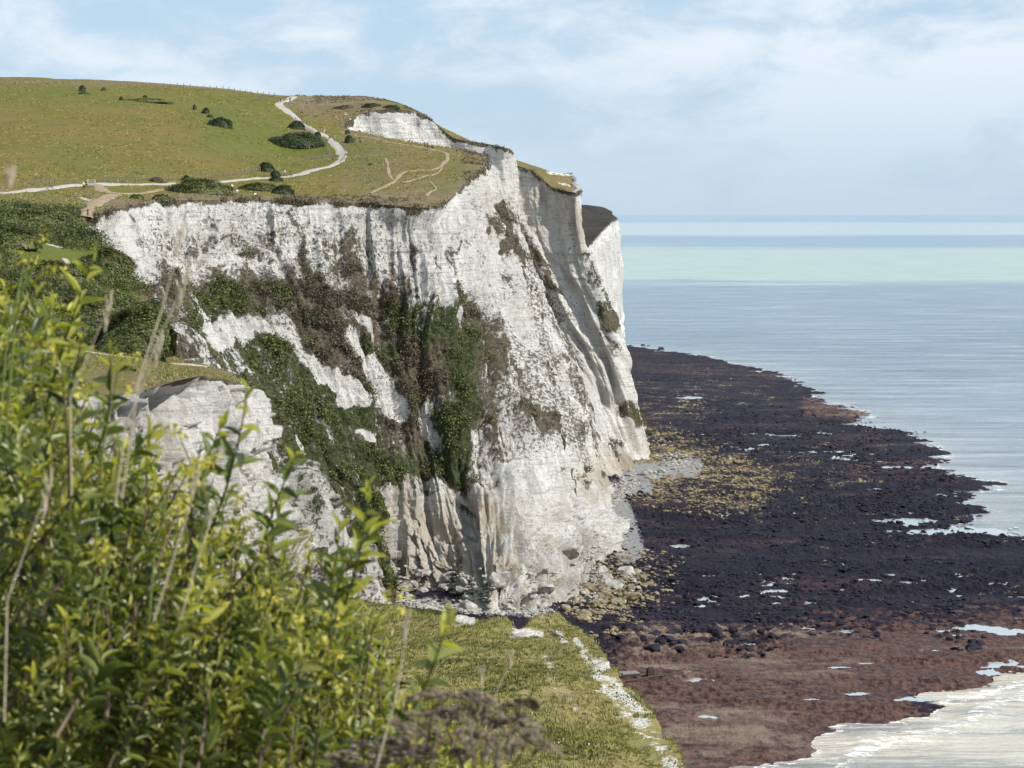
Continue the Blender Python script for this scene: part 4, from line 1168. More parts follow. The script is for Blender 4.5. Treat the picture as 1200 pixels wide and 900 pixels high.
# ------------------------------------------------------------------ rocks
def rock_variant(seed, sub=2, sq=0.5):
    bm = bmesh.new(); bmesh.ops.create_icosphere(bm, subdivisions=sub, radius=1.0)
    V = np.array([v.co[:] for v in bm.verts]); Fq = np.array([[v.index for v in f.verts] for f in bm.faces]); bm.free()
    r = np.random.default_rng(seed)
    # chop with random planes for flat facets
    for _ in range(9):
        n = r.normal(size=3); n /= np.linalg.norm(n); c = r.uniform(0.45, 0.8)
        dd_ = V @ n - c
        V = V - np.clip(dd_, 0, None)[:, None] * n
    V *= r.uniform(0.75, 1.2, 3); V[:, 2] *= sq / 0.75 * 0.8
    V += 0.04 * r.normal(size=V.shape)
    return V, Fq
RV = [rock_variant(s_, 2, 0.75) for s_ in range(6)]
RL = [rock_variant(s_ + 20, 1, 0.5) for s_ in range(6)]
rmesh = {k: [make_mesh('rock', v, f, M[k], False) for v, f in RV] for k in ('boulder', 'brown_rock', 'dark_rock')}
def reef_z(px, py):
    i = np.clip(np.round((px - pxs[0]) / (pxs[1] - pxs[0])).astype(int), 0, len(pxs) - 1)
    j = np.clip(np.round((py - pys[0]) / (pys[1] - pys[0])).astype(int), 0, len(pys) - 1)
    return zgrid[i, j]
rr = np.random.default_rng(99)
def put_rock(kind, P, s_, label, group, side=1):
    o = link('boulder', rmesh[kind][rr.integers(6)], loc=tuple(map(float, P)), rot=(rr.uniform(-.3, .3), rr.uniform(-.3, .3), rr.uniform(0, 6.28)), scale=(s_ * rr.uniform(.8, 1.2), s_ * rr.uniform(.8, 1.2), s_ * rr.uniform(.75, 1.1)))
    label = {0: 'small ', 1: 'mid-sized ', 2: 'large '}[0 if s_ < 1.1 else 1 if s_ < 1.7 else 2] + label
    label += (', left end', ', middle', ', right end')[side]
    tag(o, label, 'boulder', group)
def zone(kind, n, reg, smin, smax, label, group, p=1.6):
    """reg = capsule in survey pixels on the foreshore"""
    x0, y0, x1, y1, r = reg
    for _ in range(n):
        t = rr.uniform(); a = rr.uniform(0, 6.28); q = r * math.sqrt(rr.uniform())
        px = x0 + (x1 - x0) * t + q * math.cos(a); py = y0 + (y1 - y0) * t + 0.6 * q * math.sin(a)
        D = float(gdist(py, 0.5)); X_ = (px - 600) / F * D
        zz = float(reef_z(np.array([px]), np.array([py]))[0])
        s_ = smin + (smax - smin) * rr.uniform() ** p
        put_rock(kind, (X_, D, zz + 0.1 * s_), s_, label, group, min(2, int(max(0, (px - x0 + r) / (x1 - x0 + 2 * r)) * 3)))
zone('brown_rock', 52, (665,722,760,690,34), 0.8, 2.7, 'brown weedy boulder in the tumble at the foot of the near headland', 'brown boulders below the near chalk nose')
zone('boulder', 26, (650,715,735,675,24), 0.8, 2.6, 'pale chalk boulder fallen among the brown ones below the near nose', 'pale boulders below the near chalk nose', 1.3)
zone('boulder', 32, (705,578,800,540,12), 0.7, 2.2, 'pale chalk boulder on the little beach under the far point', 'pale boulders under the far point')
zone('brown_rock', 24, (770,575,870,540,24), 0.7, 1.8, 'tawny boulder on the reef beyond the little grey beach', 'tawny boulders beyond the beach')
zone('dark_rock', 40, (760,755,900,740,26), 0.9, 2.2, 'dark weed-covered rock in the line across the near reef', 'dark rocks across the near reef')
zone('dark_rock', 14, (1100,740,1160,765,14), 0.9, 1.9, 'dark rock beside the pools at the right edge of the reef', 'dark rocks by the right-hand pools')
zone('dark_rock', 18, (1085,540,1160,640,22), 0.8, 2.0, 'dark rock standing in the shallow surf off the reef', 'rocks awash at the edge of the surf')
zone('dark_rock', 8, (735,403,790,408,4), 1.2, 2.6, 'dark rock at the far tip of the reef', 'rocks at the far tip of the reef')
# fallen chalk blocks heaped on the foot of the near face
sel = np.argwhere((PX > 478) & (PX < 640) & (PY > 668) & (PY < 722) & (CLIFF[..., 2] < 7.5) & (G[..., 1] < 600) & (G[..., 1] > 480))
sel2 = sel[rr.choice(len(sel), 80, replace=False)]
for a, b in sel2:
    s_ = 0.7 + 2.0 * rr.uniform() ** 1.8
    P = CLIFF[a, b] + CL_N[a, b] * 0.35 * s_
    put_rock('boulder', P, s_, 'grey-white block of fallen chalk heaped at the cliff foot', 'fallen chalk blocks at the cliff foot', 0 if PX[a, b] < 530 else 1 if PX[a, b] < 585 else 2)
# smaller rubble between the fallen blocks
r_ = np.random.default_rng(17)
sel3 = np.argwhere((PX > 452) & (PX < 705) & (CLIFF[..., 2] < 8.5) & (CLIFF[..., 2] > -0.5) & (G[..., 1] < 600) & (G[..., 1] > 480))
kk = sel3[r_.choice(len(sel3), 1300)]
Pk = CLIFF[kk[:, 0], kk[:, 1]] + CL_N[kk[:, 0], kk[:, 1]] * r_.uniform(0, 3.0, (len(kk), 1)); Pk[:, 2] = np.maximum(Pk[:, 2] - 0.3, 0.2) * r_.uniform(0.3, 1, len(kk)); 
AVk = []; AFk = []; bs = 0
for i_, P_ in enumerate(Pk):
    V_, F_ = RL[i_ % 6]; AVk.append(V_ * r_.uniform(.2, 1.0) ** 1.3 * r_.uniform(.7, 1.3, 3) + P_); AFk.append(F_ + bs); bs += len(V_)
tag(link('cliff_foot_rubble', make_mesh('cliff_foot_rubble', np.concatenate(AVk), np.concatenate(AFk), M['boulder'], False)), 'grey chalk rubble heaped along the foot of the near nose', 'rocks', kind='stuff')
def rock_field(name, n, regs, smin, smax, mat, label, seed, pw=2.5):
    r = np.random.default_rng(seed); px = []; py = []
    for (x0, y0, x1, y1, w) in regs:
        m = n // len(regs); t = r.uniform(size=m); a = r.uniform(0, 6.28, m); q = w * np.sqrt(r.uniform(size=m))
        px.append(x0 + (x1 - x0) * t + q * np.cos(a)); py.append(y0 + (y1 - y0) * t + q * np.sin(a))
    px = np.concatenate(px); py = np.concatenate(py)
    D = gdist(py); X_ = (px - 600) / F * D
    _, sdq, _, _ = reef_h(X_, D)
    cl = fbm(X_ / 12, D / 22, None, 3, seed) > -0.12
    k = (sdq > -14) & (px > (640 if name != 'chalk_rubble' else 440)) & (r.uniform(size=len(px)) < np.clip(1.0 + sdq / 14, 0, 1)) & cl
    px, py, D, X_ = px[k], py[k], D[k], X_[k]; m = len(px)
    s_ = smin + (smax - smin) * r.uniform(size=m) ** pw
    zz = np.maximum(reef_z(px, py), -0.25) + 0.05 * s_
    vi = r.integers(0, 6, m); AV = []; AF = []; base = 0
    for v_ in range(6):
        idx = np.nonzero(vi == v_)[0]; V, Fq = RL[v_]
        an = r.uniform(0, 6.28, len(idx)); c_, s2 = np.cos(an), np.sin(an)
        sc3 = s_[idx][:, None] * r.uniform(0.75, 1.25, (len(idx), 3))
        Q = V[None] * sc3[:, None, :]
        R_ = np.stack([Q[..., 0] * c_[:, None] - Q[..., 1] * s2[:, None], Q[..., 0] * s2[:, None] + Q[..., 1] * c_[:, None], Q[..., 2]], -1)
        R_ += np.stack([X_[idx], D[idx], zz[idx]], -1)[:, None, :]
        AV.append(R_.reshape(-1, 3)); AF.append((Fq[None] + (np.arange(len(idx)) * len(V))[:, None, None] + base).reshape(-1, 3)); base += len(idx) * len(V)
    me = make_mesh(name, np.concatenate(AV), np.concatenate(AF), mat, False)
    tag(link(name, me), label, 'rocks', kind='stuff')
rock_field('reef_rocks', 11000, [(720,600,1180,640,34),(760,680,1150,700,60),(740,740,900,745,30),(950,560,1120,590,40),(800,500,1080,520,30)], 0.25, 1.3, M['dark_rock'], 'countless small dark weedy rocks strewn over the reef', 5)
rock_field('tawny_rocks', 2600, [(760,520,900,575,30),(730,575,860,595,24),(690,700,780,680,40),(660,740,740,740,20)], 0.25, 1.2, M['brown_rock'], 'countless tawny cobbles and rocks between cliff foot and reef', 6)
rock_field('chalk_rubble', 3600, [(460,716,650,726,12),(470,714,640,724,9),(710,600,745,565,10),(770,530,810,545,14),(680,700,740,680,26)], 0.2, 1.2, M['boulder'], 'countless pale chalk stones below the cliff', 7)

# wreckage on the near foreshore
def fore_pt(px, py):
    D = float(gdist(py, 0.5)); return ((px - 600) / F * D, D, float(reef_z(np.array([px]), np.array([py]))[0]))
e = bpy.data.objects.new('shipwreck', None); C.objects.link(e); e.location = fore_pt(739, 806)
tag(e, 'bleached ribbed wreck frame lying flat on the near reef', 'wreckage')
for k in range(8):
    mb = MB(); mb.box((-1.4 + 0.42 * k, 0.15 * k, 0.35), (0.16, 3.2 - 0.15 * k, 0.28), 0.35); link('rib', mb.mesh('rib', M['pale_iron']), e)
mb = MB(); mb.box((0, -1.3, 0.28), (4.2, 0.2, 0.35), 0.3); mb.box((0.2, 1.6, 0.25), (4.0, 0.2, 0.3), 0.25); link('keel_beam', mb.mesh('keel_beam', M['rust']), e)
e = bpy.data.objects.new('iron_tank', None); C.objects.link(e); e.location = fore_pt(764, 806)
tag(e, 'rusty black box of wreckage standing right of the ribbed frame', 'wreckage')
mb = MB(); mb.box((0, 0, 0.9), (1.3, 1.2, 1.7), 0.3, 0.92); mb.box((0, 0, 1.85), (0.7, 0.6, 0.25), 0.3); link('casing', mb.mesh('casing', M['rust']), e)
mb = MB(); mb.tube([(-1.6, 0.2, 0.25), (-0.3, 0.1, 0.5), (1.3, 0.3, 0.3)], 0.13, 6); link('pipe', mb.mesh('pipe', M['rust']), e)
e = link('wreck_beam', None) if False else None
mb = MB(); p0 = fore_pt(736, 815); p1 = fore_pt(800, 805)
mb.tube([(0, 0, 0.3), ((p1[0] - p0[0]) * .5, (p1[1] - p0[1]) * .5, 0.45), (p1[0] - p0[0], p1[1] - p0[1], 0.3)], [0.16, 0.2, 0.12], 6)
o = link('wreck_spar', mb.mesh('wreck_spar', M['rust']), loc=p0); tag(o, 'long dark spar lying on the reef in front of the wreckage', 'wreckage')

# ------------------------------------------------------------------ fences, gate, bench
def ground(x, y): return float(land_full(x, y)[0])
def fence(pts, gap, h, label, rad=0.06, matp='wood', wires=3, d0=430):
    H = [hit(a, b, d0=d0) for a, b in pts]; A = np.array([[q.x, q.y] for q in H])
    L = np.concatenate([[0], np.cumsum(np.linalg.norm(np.diff(A, axis=0), axis=1))]); n = int(L[-1] / gap) + 1
    q = np.linspace(0, L[-1], n); X_ = np.interp(q, L, A[:, 0]); Y_ = np.interp(q, L, A[:, 1]); Z_ = land_full(X_, Y_)
    e = bpy.data.objects.new('post_and_wire_fence', None); C.objects.link(e); e.location = (X_[0], Y_[0], Z_[0]); tag(e, label, 'fence')
    h *= 1.2; rad *= 1.4
    mb = MB(); mb.tube([(0, 0, -0.3), (0, 0, h)], [rad, rad * 0.9], 6); pm_ = mb.mesh('post', M[matp])
    W_ = MB()
    for k in range(n):
        link('post', pm_, e, (X_[k] - X_[0], Y_[k] - Y_[0], Z_[k] - Z_[0]), (random.uniform(-.06, .06), random.uniform(-.06, .06), random.uniform(0, 3)), (1, 1, random.uniform(.85, 1.12)))
    for wk in range(wires):
        W_.tube([(X_[k] - X_[0], Y_[k] - Y_[0] - 0.05, Z_[k] - Z_[0] + h * (0.35 + 0.27 * wk)) for k in range(n)], 0.012, 4)
    link('wire', W_.mesh('wire', M['wire']), e)
fence([(-6,220),(30,218.5),(60,216.5),(92,215)], 1.7, 1.25, 'post and wire fence between the hill and the lower path, left of the gate', 0.09)
fence([(116,214.5),(160,213),(200,212),(240,210.5),(280,206),(305,200)], 1.9, 1.25, 'post and wire fence along the foot of the hill, right of the gate', 0.09)
fence([(-6,98),(60,98.5),(120,99.5),(200,103),(260,107),(322,114)], 2.6, 1.5, 'line of fence posts along the hill crest against the sky', 0.10, wires=2)
fence([(346,142),(352,147),(358,152),(369,158.5)], 2.2, 1.3, 'short pale fence beside the straight stretch of path', 0.09, 'pale_iron', 2)
fence([(396,166),(401,170),(405,178),(404,187),(399,192)], 2.5, 1.0, 'low fence on the outer side of the path bend', 0.07)
fence([(383,185),(388,182),(384,176),(379,171)], 2.0, 1.1, 'short weathered fence on the inner side of the path bend', 0.08)
fence([(340,193),(360,189),(380,183)], 2.3, 1.1, 'fence climbing from the lower path to the bend', 0.07)
# kissing gate on the lower path
g = hit(107, 219)
e = bpy.data.objects.new('kissing_gate', None); C.objects.link(e); e.location = g; tag(e, 'pale wooden kissing gate where the fence meets the lower path', 'gate')
mbp = MB(); mbp.box((0, 0, 0.85), (0.16, 0.16, 1.9)); pmesh = mbp.mesh('post', M['pale_iron'])
for x in (-0.9, 0.9): 
    for y in (-0.5, 0.6): link('post', pmesh, e, (x, y, 0))
mbr = MB(); mbr.box((0, 0, 0), (1.7, 0.05, 0.11)); rmesh_ = mbr.mesh('rail', M['pale_iron'])
for zz in (0.3, 0.6, 0.9, 1.2, 1.75): link('rail', rmesh_, e, (0, -0.5, zz))
for zz in (0.4, 0.8, 1.2): link('rail', rmesh_, e, (0, 0.6, zz))
# bench by the path
g = hit(58, 222)
e = bpy.data.objects.new('park_bench', None); C.objects.link(e); e.location = g; tag(e, 'dark wooden bench on the verge left of the gate', 'bench')
mb = MB(); mb.box((0, 0, 0), (1.7, 0.42, 0.06)); link('seat', mb.mesh('seat', M['wood']), e, (0, 0, 0.45))
mb = MB(); mb.box((0, 0, 0), (1.7, 0.05, 0.40)); link('backrest', mb.mesh('backrest', M['wood']), e, (0, 0.22, 0.75))
for x in (-0.7, 0.7):
    mb = MB(); mb.box((0, 0, 0.22), (0.09, 0.4, 0.46)); link('leg', mb.mesh('leg', M['wood']), e, (x, 0, 0))
# little marker posts and a low hut-like stile on the upper hill
g = hit(305, 117)
e = bpy.data.objects.new('field_gate', None); C.objects.link(e); e.location = g; tag(e, 'grey field gate near the top of the hill left of the path crest', 'gate')
for x in (-1.9, 0, 1.9):
    mb = MB(); mb.box((0, 0, 0.7), (0.18, 0.18, 1.6)); link('post', mb.mesh('post', M['wood']), e, (x, 0, 0))
for zz in (0.3, 0.6, 0.9, 1.2):
    mb = MB(); mb.box((0, 0, 0), (3.7, 0.06, 0.12)); link('rail', mb.mesh('rail', M['wood']), e, (0, -0.05, zz))
g = hit(15, 418, d0=260, d1=345)
e = bpy.data.objects.new('waymark_post', None); C.objects.link(e); e.location = g; tag(e, 'short square dark post standing on the grassy shelf at the left edge', 'post')
mb = MB(); mb.box((0, 0, 0.5), (0.34, 0.34, 1.1)); link('post', mb.mesh('post', M['wood']), e)
mb = MB(); mb.box((0, 0, 1.08), (0.40, 0.40, 0.07)); link('cap', mb.mesh('cap', M['wood']), e)

# ------------------------------------------------------------------ people
def skinned(name, verts, edges, radii, mat, sub=1):
    me = bpy.data.meshes.new(name); me.from_pydata(verts, edges, [])
    ob = bpy.data.objects.new(name, me); C.objects.link(ob)
    md = ob.modifiers.new('skin', 'SKIN'); me.skin_vertices or None
    if not me.skin_vertices:
        bm = bmesh.new(); bm.from_mesh(me); bm.verts.layers.skin.verify(); bm.to_mesh(me); bm.free()
    for i, r in enumerate(radii):
        me.skin_vertices[0].data[i].radius = (r, r) if not hasattr(r, '__len__') else r
    me.skin_vertices[0].data[0].use_root = True
    if sub:
        s2 = ob.modifiers.new('sub', 'SUBSURF'); s2.levels = sub; s2.render_levels = sub
    dg = bpy.context.evaluated_depsgraph_get(); dg.update()
    out_ = bpy.data.meshes.new_from_object(ob.evaluated_get(dg)); out_.name = name
    bpy.data.objects.remove(ob); bpy.data.meshes.remove(me)
    out_.materials.clear(); out_.materials.append(mat)
    out_.polygons.foreach_set('use_smooth', np.full(len(out_.polygons), True))
    return out_
def person_meshes(pose, topm, botm):
    st = {'walk': 0.26, 'stand': 0.05, 'sit': 0.0}[pose]
    if pose == 'sit':
        J = dict(p=(0, 0, .30), c=(0, .04, .58), n=(0, .03, .80), h0=(0, 0, .90), h1=(0, -.01, 1.02),
                 kl=(-.14, -.42, .42), al=(-.15, -.60, .06), fl=(-.15, -.72, .04), kr=(.14, -.42, .40), ar=(.15, -.64, .06), fr=(.15, -.76, .04),
                 sl=(-.19, .03, .72), el=(-.25, -.12, .50), wl=(-.18, -.34, .46), hl=(-.15, -.42, .46), sr=(.19, .03, .72), er=(.25, -.12, .50), wr=(.18, -.34, .46), hr=(.15, -.42, .46))
    else:
        J = dict(p=(0, 0, .95), c=(0, 0, 1.22), n=(0, 0, 1.47), h0=(0, -.01, 1.57), h1=(0, -.02, 1.70),
                 kl=(-.10, -st, .52), al=(-.10, -st * .9, .08), fl=(-.11, -st - .16, .04), kr=(.10, st * .5, .50), ar=(.10, st * 1.3, .10), fr=(.11, st * 1.3 - .14, .04),
                 sl=(-.19, 0, 1.40), el=(-.26, st * .5, 1.13), wl=(-.25, st * .4 - .06, .88), hl=(-.25, st * .4 - .10, .78), sr=(.19, 0, 1.40), er=(.26, -st * .4, 1.13), wr=(.25, -st - .04, .90), hr=(.25, -st - .08, .80))
    R = dict(p=.14, c=.135, n=.055, h0=.085, h1=.075, kl=.062, al=.042, fl=.04, kr=.062, ar=.042, fr=.04, sl=.06, el=.042, wl=.03, hl=.035, sr=.06, er=.042, wr=.03, hr=.035)
    def build(name, chains, mat, grow):
        ks = []; E = []
        for ch in chains:
            for a in ch:
                if a not in ks: ks.append(a)
            E += [(ks.index(a), ks.index(b)) for a, b in zip(ch, ch[1:])]
        return skinned(name, [J[k] for k in ks], E, [R[k] * grow for k in ks], mat)
    body = build('body', [['p', 'c', 'n', 'h0', 'h1'], ['p', 'kl', 'al', 'fl'], ['p', 'kr', 'ar', 'fr'], ['c', 'sl', 'el', 'wl', 'hl'], ['c', 'sr', 'er', 'wr', 'hr']], M['skin'], 1.0)
    J['n2'] = tuple(np.array(J['c']) * .25 + np.array(J['n']) * .75); R['n2'] = .10
    top = build('shirt', [['p', 'c', 'n2'], ['c', 'sl', 'el'], ['c', 'sr', 'er']], topm, 1.25)
    bot = build('trousers', [['p', 'kl', 'al'], ['p', 'kr', 'ar']], botm, 1.28)
    J['b'] = tuple(np.array(J['h1']) + np.array([0, .03, .03])); R['b'] = .085
    J['b0'] = tuple(np.array(J['h0']) + np.array([0, .04, .05])); R['b0'] = .085
    hair = build('hair', [['b0', 'b']], M['hair'], 1.0)
    return body, top, bot, hair
CLOTH = {n: simple(n + '_cloth', c, var=0.15) for n, c in dict(black=(.015, .015, .018), white=(.75, .74, .72), navy=(.02, .03, .07), red=(.35, .03, .03), blue=(.12, .22, .42), grey=(.18, .18, .19), khaki=(.26, .22, .14), pink=(.5, .2, .22)).items()}
proto = {}
PEOPLE = [  # column, foot row, pose, top, trousers, heading, label, distance window
 (63,410,'walk','white','black',1.2,'person in a white top walking on the grassy shelf at the left',(255,345)),
 (248,431,'stand','navy','blue',0.3,'person in navy at the brink beyond the grassy shelf',(300,420)),
 (99,267,'stand','blue','navy',0.4,'person in a blue top on the chalk scar at the top of the combe',(400,520)),
 (103,269,'stand','navy','navy',2.6,'person in dark blue beside the one in the blue top on the chalk scar',(400,520)),
 (98,222,'walk','white','black',1.4,'person in a white top by the kissing gate',None),
 (101,221,'walk','black','navy',1.4,'person in black just right of the white top by the gate',None),
 (272,226,'walk','white','grey',0.2,'person in pale clothes crossing the worn ground above the cliff edge',None),
 (278,231,'stand','white','khaki',0.1,'person in a white shirt and khaki standing on the cliff edge',None),
 (299,232,'sit','white','black',0.7,'person crouching on the cliff edge right of the khaki one',None),
 (334,207,'walk','white','grey',1.5,'person in white on the lower path before the bend',None),
 (341,208,'walk','black','black',1.5,'person in black on the lower path beside the one in white',None),
 (369,200,'walk','black','grey',-1.5,'person in dark clothes alone on the lower path under the bend',None),
 (390,190,'walk','red','navy',2.8,'person in red on the inside of the path bend',None),
 (376,155,'stand','black','khaki',0.2,'person in black beside the path above the bend',None),
 (380,156,'stand','khaki','white',0.2,'person in khaki and white beside the path above the bend',None),
 (386,164,'walk','grey','black',2.9,'person in grey at the start of the path bend',None),
 (392,166,'walk','pink','grey',2.9,'person in pale pink at the start of the path bend',None),
 (416,166,'walk','grey','black',1.0,'person in grey right of the dark bush on the open grass',None),
 (422,168,'walk','black','black',1.0,'person in black furthest right of the dark bush on the open grass',None),
 (446,168,'stand','grey','black',1.2,'person standing alone in the middle of the headland grass',(430,790)),
 (498,173,'walk','red','black',0.6,'person in a red top on the headland below the white scarp',(430,760)),
 (501,174,'stand','black','navy',-0.6,'person in black beside the red top below the white scarp',(430,760)),
 (506,174,'sit','black','black',0.9,'person sitting on the headland grass right of the red top',(430,760)),
 (535,178,'stand','black','black',0.5,'person in black alone near the tip of the headland',(430,760)),
 (326,121,'stand','black','black',0.9,'person in black furthest left of the group at the path crest',None),
 (329,121,'walk','navy','black',0.9,'person in navy in the group at the path crest',None),
 (333,120,'walk','black','grey',0.9,'person in grey trousers in the group at the path crest',None),
 (337,121,'walk','white','white',3.1,'person in white on the crest of the path',None),
 (340,121,'walk','black','navy',3.1,'person in black furthest right on the crest of the path',None),
]
for i, (px, py, pose, tm, bmn, rz, lab, dw) in enumerate(PEOPLE):
    key = (pose, tm, bmn)
    if key not in proto:
        if pose not in proto:
            proto[pose] = person_meshes(pose, CLOTH['black'], CLOTH['black'])
        b_, t2, t3, h_ = proto[pose]
        t2 = t2.copy(); t2.materials[0] = CLOTH[tm]; t3 = t3.copy(); t3.materials[0] = CLOTH[bmn]
        proto[key] = (b_, t2, t3, h_)
    g = hit(px, py, d0=dw[0] if dw else 430, d1=dw[1] if dw else 1100)
    e = bpy.data.objects.new('person', None); C.objects.link(e); e.location = (g.x, g.y, ground(g.x, g.y) + 0.2); e.rotation_euler = (0, 0, rz)
    tag(e, lab, 'person', 'walkers on the cliff top')
    e.scale = (1.2,) * 3 if g.y > 500 else (1, 1, 1)
    for nme, m_ in zip(('body', 'shirt', 'trousers', 'hair'), proto[key]): link(nme, m_, e)

# ------------------------------------------------------------------ turf of the near headland: tufts and flowers
def near_scatter(n, seed, px0=330, px1=810, d0=72, d1=150):
    r = np.random.default_rng(seed)
    D = d0 * (d1 / d0) ** r.uniform(size=n); px = r.uniform(px0, px1, n)
    x = (px - 600) / F * D
    k = inside(near_poly, x, D); x, D = x[k], D[k]
    zz = near_full(x, D); a, b = to_px(np.stack([x, D, zz], -1))
    return x, D, zz, a, b, r
x, y, zz, a, b, r = near_scatter(52000, 11)
bare = capsules(a, b, NB) + 0.6 * fbm(x / 1.1, y / 1.1, None, 3, 5) > 0.42; dry = capsules(a, b, ND) > 0.6
k = ~bare & ~(dry & (r.uniform(size=len(x)) < 0.85)); x, y, zz = x[k], y[k], zz[k]; n = len(x)
tall = 0.5 + 0.5 * fbm(x / 2.5, y / 2.5, None, 3, 77, 0.6)
NBld = 4
P = np.repeat(np.stack([x, y, zz - 0.02], -1), NBld, 0); m = len(P)
an = r.uniform(0, 6.28, m); hh = np.repeat(0.06 + 0.17 * tall * r.uniform(0.5, 1.3, n), NBld); sp2 = r.uniform(0.2, 0.9, m)
P[:, 0] += r.normal(size=m) * 0.05; P[:, 1] += r.normal(size=m) * 0.05
dr = np.stack([np.cos(an), np.sin(an), 0 * an], -1); pr = np.stack([-np.sin(an), np.cos(an), 0 * an], -1)
tip = P + dr * (hh * sp2)[:, None] + np.array([0, 0, 1.0]) * hh[:, None]
V = np.stack([P - pr * 0.028, P + pr * 0.028, tip], 1).reshape(-1, 3)
tone = np.repeat(np.clip(0.5 + 0.9 * fbm(x / 1.8, y / 1.8, None, 3, 78, 0.6) + 0.25 * r.normal(size=n), 0, 1), NBld * 3)
yel_ = np.repeat((fbm(x / 3.5, y / 3.5, None, 3, 79) > 0.12) * 0.7 * r.uniform(size=n), NBld * 3)
me = make_mesh('grass_tufts', V, np.arange(3 * m).reshape(-1, 3), M['tuft'], False, np.stack([tone, yel_, 0 * tone], -1))
tag(link('grass', me), 'rough turf of short grass tufts covering the near headland', 'grass', kind='stuff')
# low leafy plants bulging out of the turf
x, y, zz, a, b, r = near_scatter(1500, 12)
cl = fbm(x / 3, y / 3, None, 3, 66) > 0.05; x, y, zz = x[cl], y[cl], zz[cl]; n = len(x)
P = np.repeat(np.stack([x, y, zz + 0.04], -1), 26, 0); rad = np.repeat(r.uniform(0.15, 0.5, n), 26)
q = r.normal(size=P.shape); q[:, 2] = np.abs(q[:, 2]) * 0.5; q /= np.linalg.norm(q, axis=1, keepdims=True); q[:, 2] *= 0.55
P = P + q * rad[:, None]
V, Fq = tri_cloud(P, 0.05, 0.8, 3); t = np.repeat(np.repeat(r.uniform(0, 0.8, n), 26), 3)
me = make_mesh('low_plants', V, Fq, M['scrub'], False, np.stack([t, 0 * t, 0 * t], -1))
tag(link('ground_cover', me), 'low leafy ground cover bulging out of the turf', 'plants', kind='stuff')
x, y, zz, a, b, r = near_scatter(2600, 13)
cl = fbm(x / 4, y / 4, None, 3, 67) > 0.0; P = np.stack([x, y, zz + 0.16], -1)[cl]
V, Fq = tri_cloud(P, 0.028, 1.5, 5)
tag(link('white_flowers', make_mesh('white_flowers', V, Fq, M['daisy'], False)), 'tiny white flowers sprinkled over the turf', 'flowers', kind='stuff')
# bare chalk lumps breaking the turf edge
for i, (px, py, s_, lab) in enumerate([(546,733,1.0,'white chalk lump poking out of the turf edge, leftmost of three'),(610,745,0.9,'white chalk lump in a hollow of the turf edge, middle of three'),(655,742,0.5,'small white chalk lump on the turf edge, rightmost of three')]):
    D = np.linspace(80, 150, 400); P = at(px, py, D); hz_ = NEAR(P[:, 0], P[:, 1]); j = int(np.argmax(P[:, 2] <= hz_ + 0.2)); P = P[j]
    for q in range(1):
        o = link('chalk_lump', rmesh['boulder'][(i + q) % 6], loc=(P[0] + q * 0.7 * s_, P[1] + 0.2 * q, near_full(P[0] + q * .7 * s_, P[1] + .2 * q)[0] + 0.05), rot=(0.2, 0.3 * q, i + q), scale=(1.0 * s_, 0.6 * s_, 0.45 * s_))
        tag(o, lab.replace('lump', 'lump group') if False else lab, 'rock', 'chalk lumps in the turf')

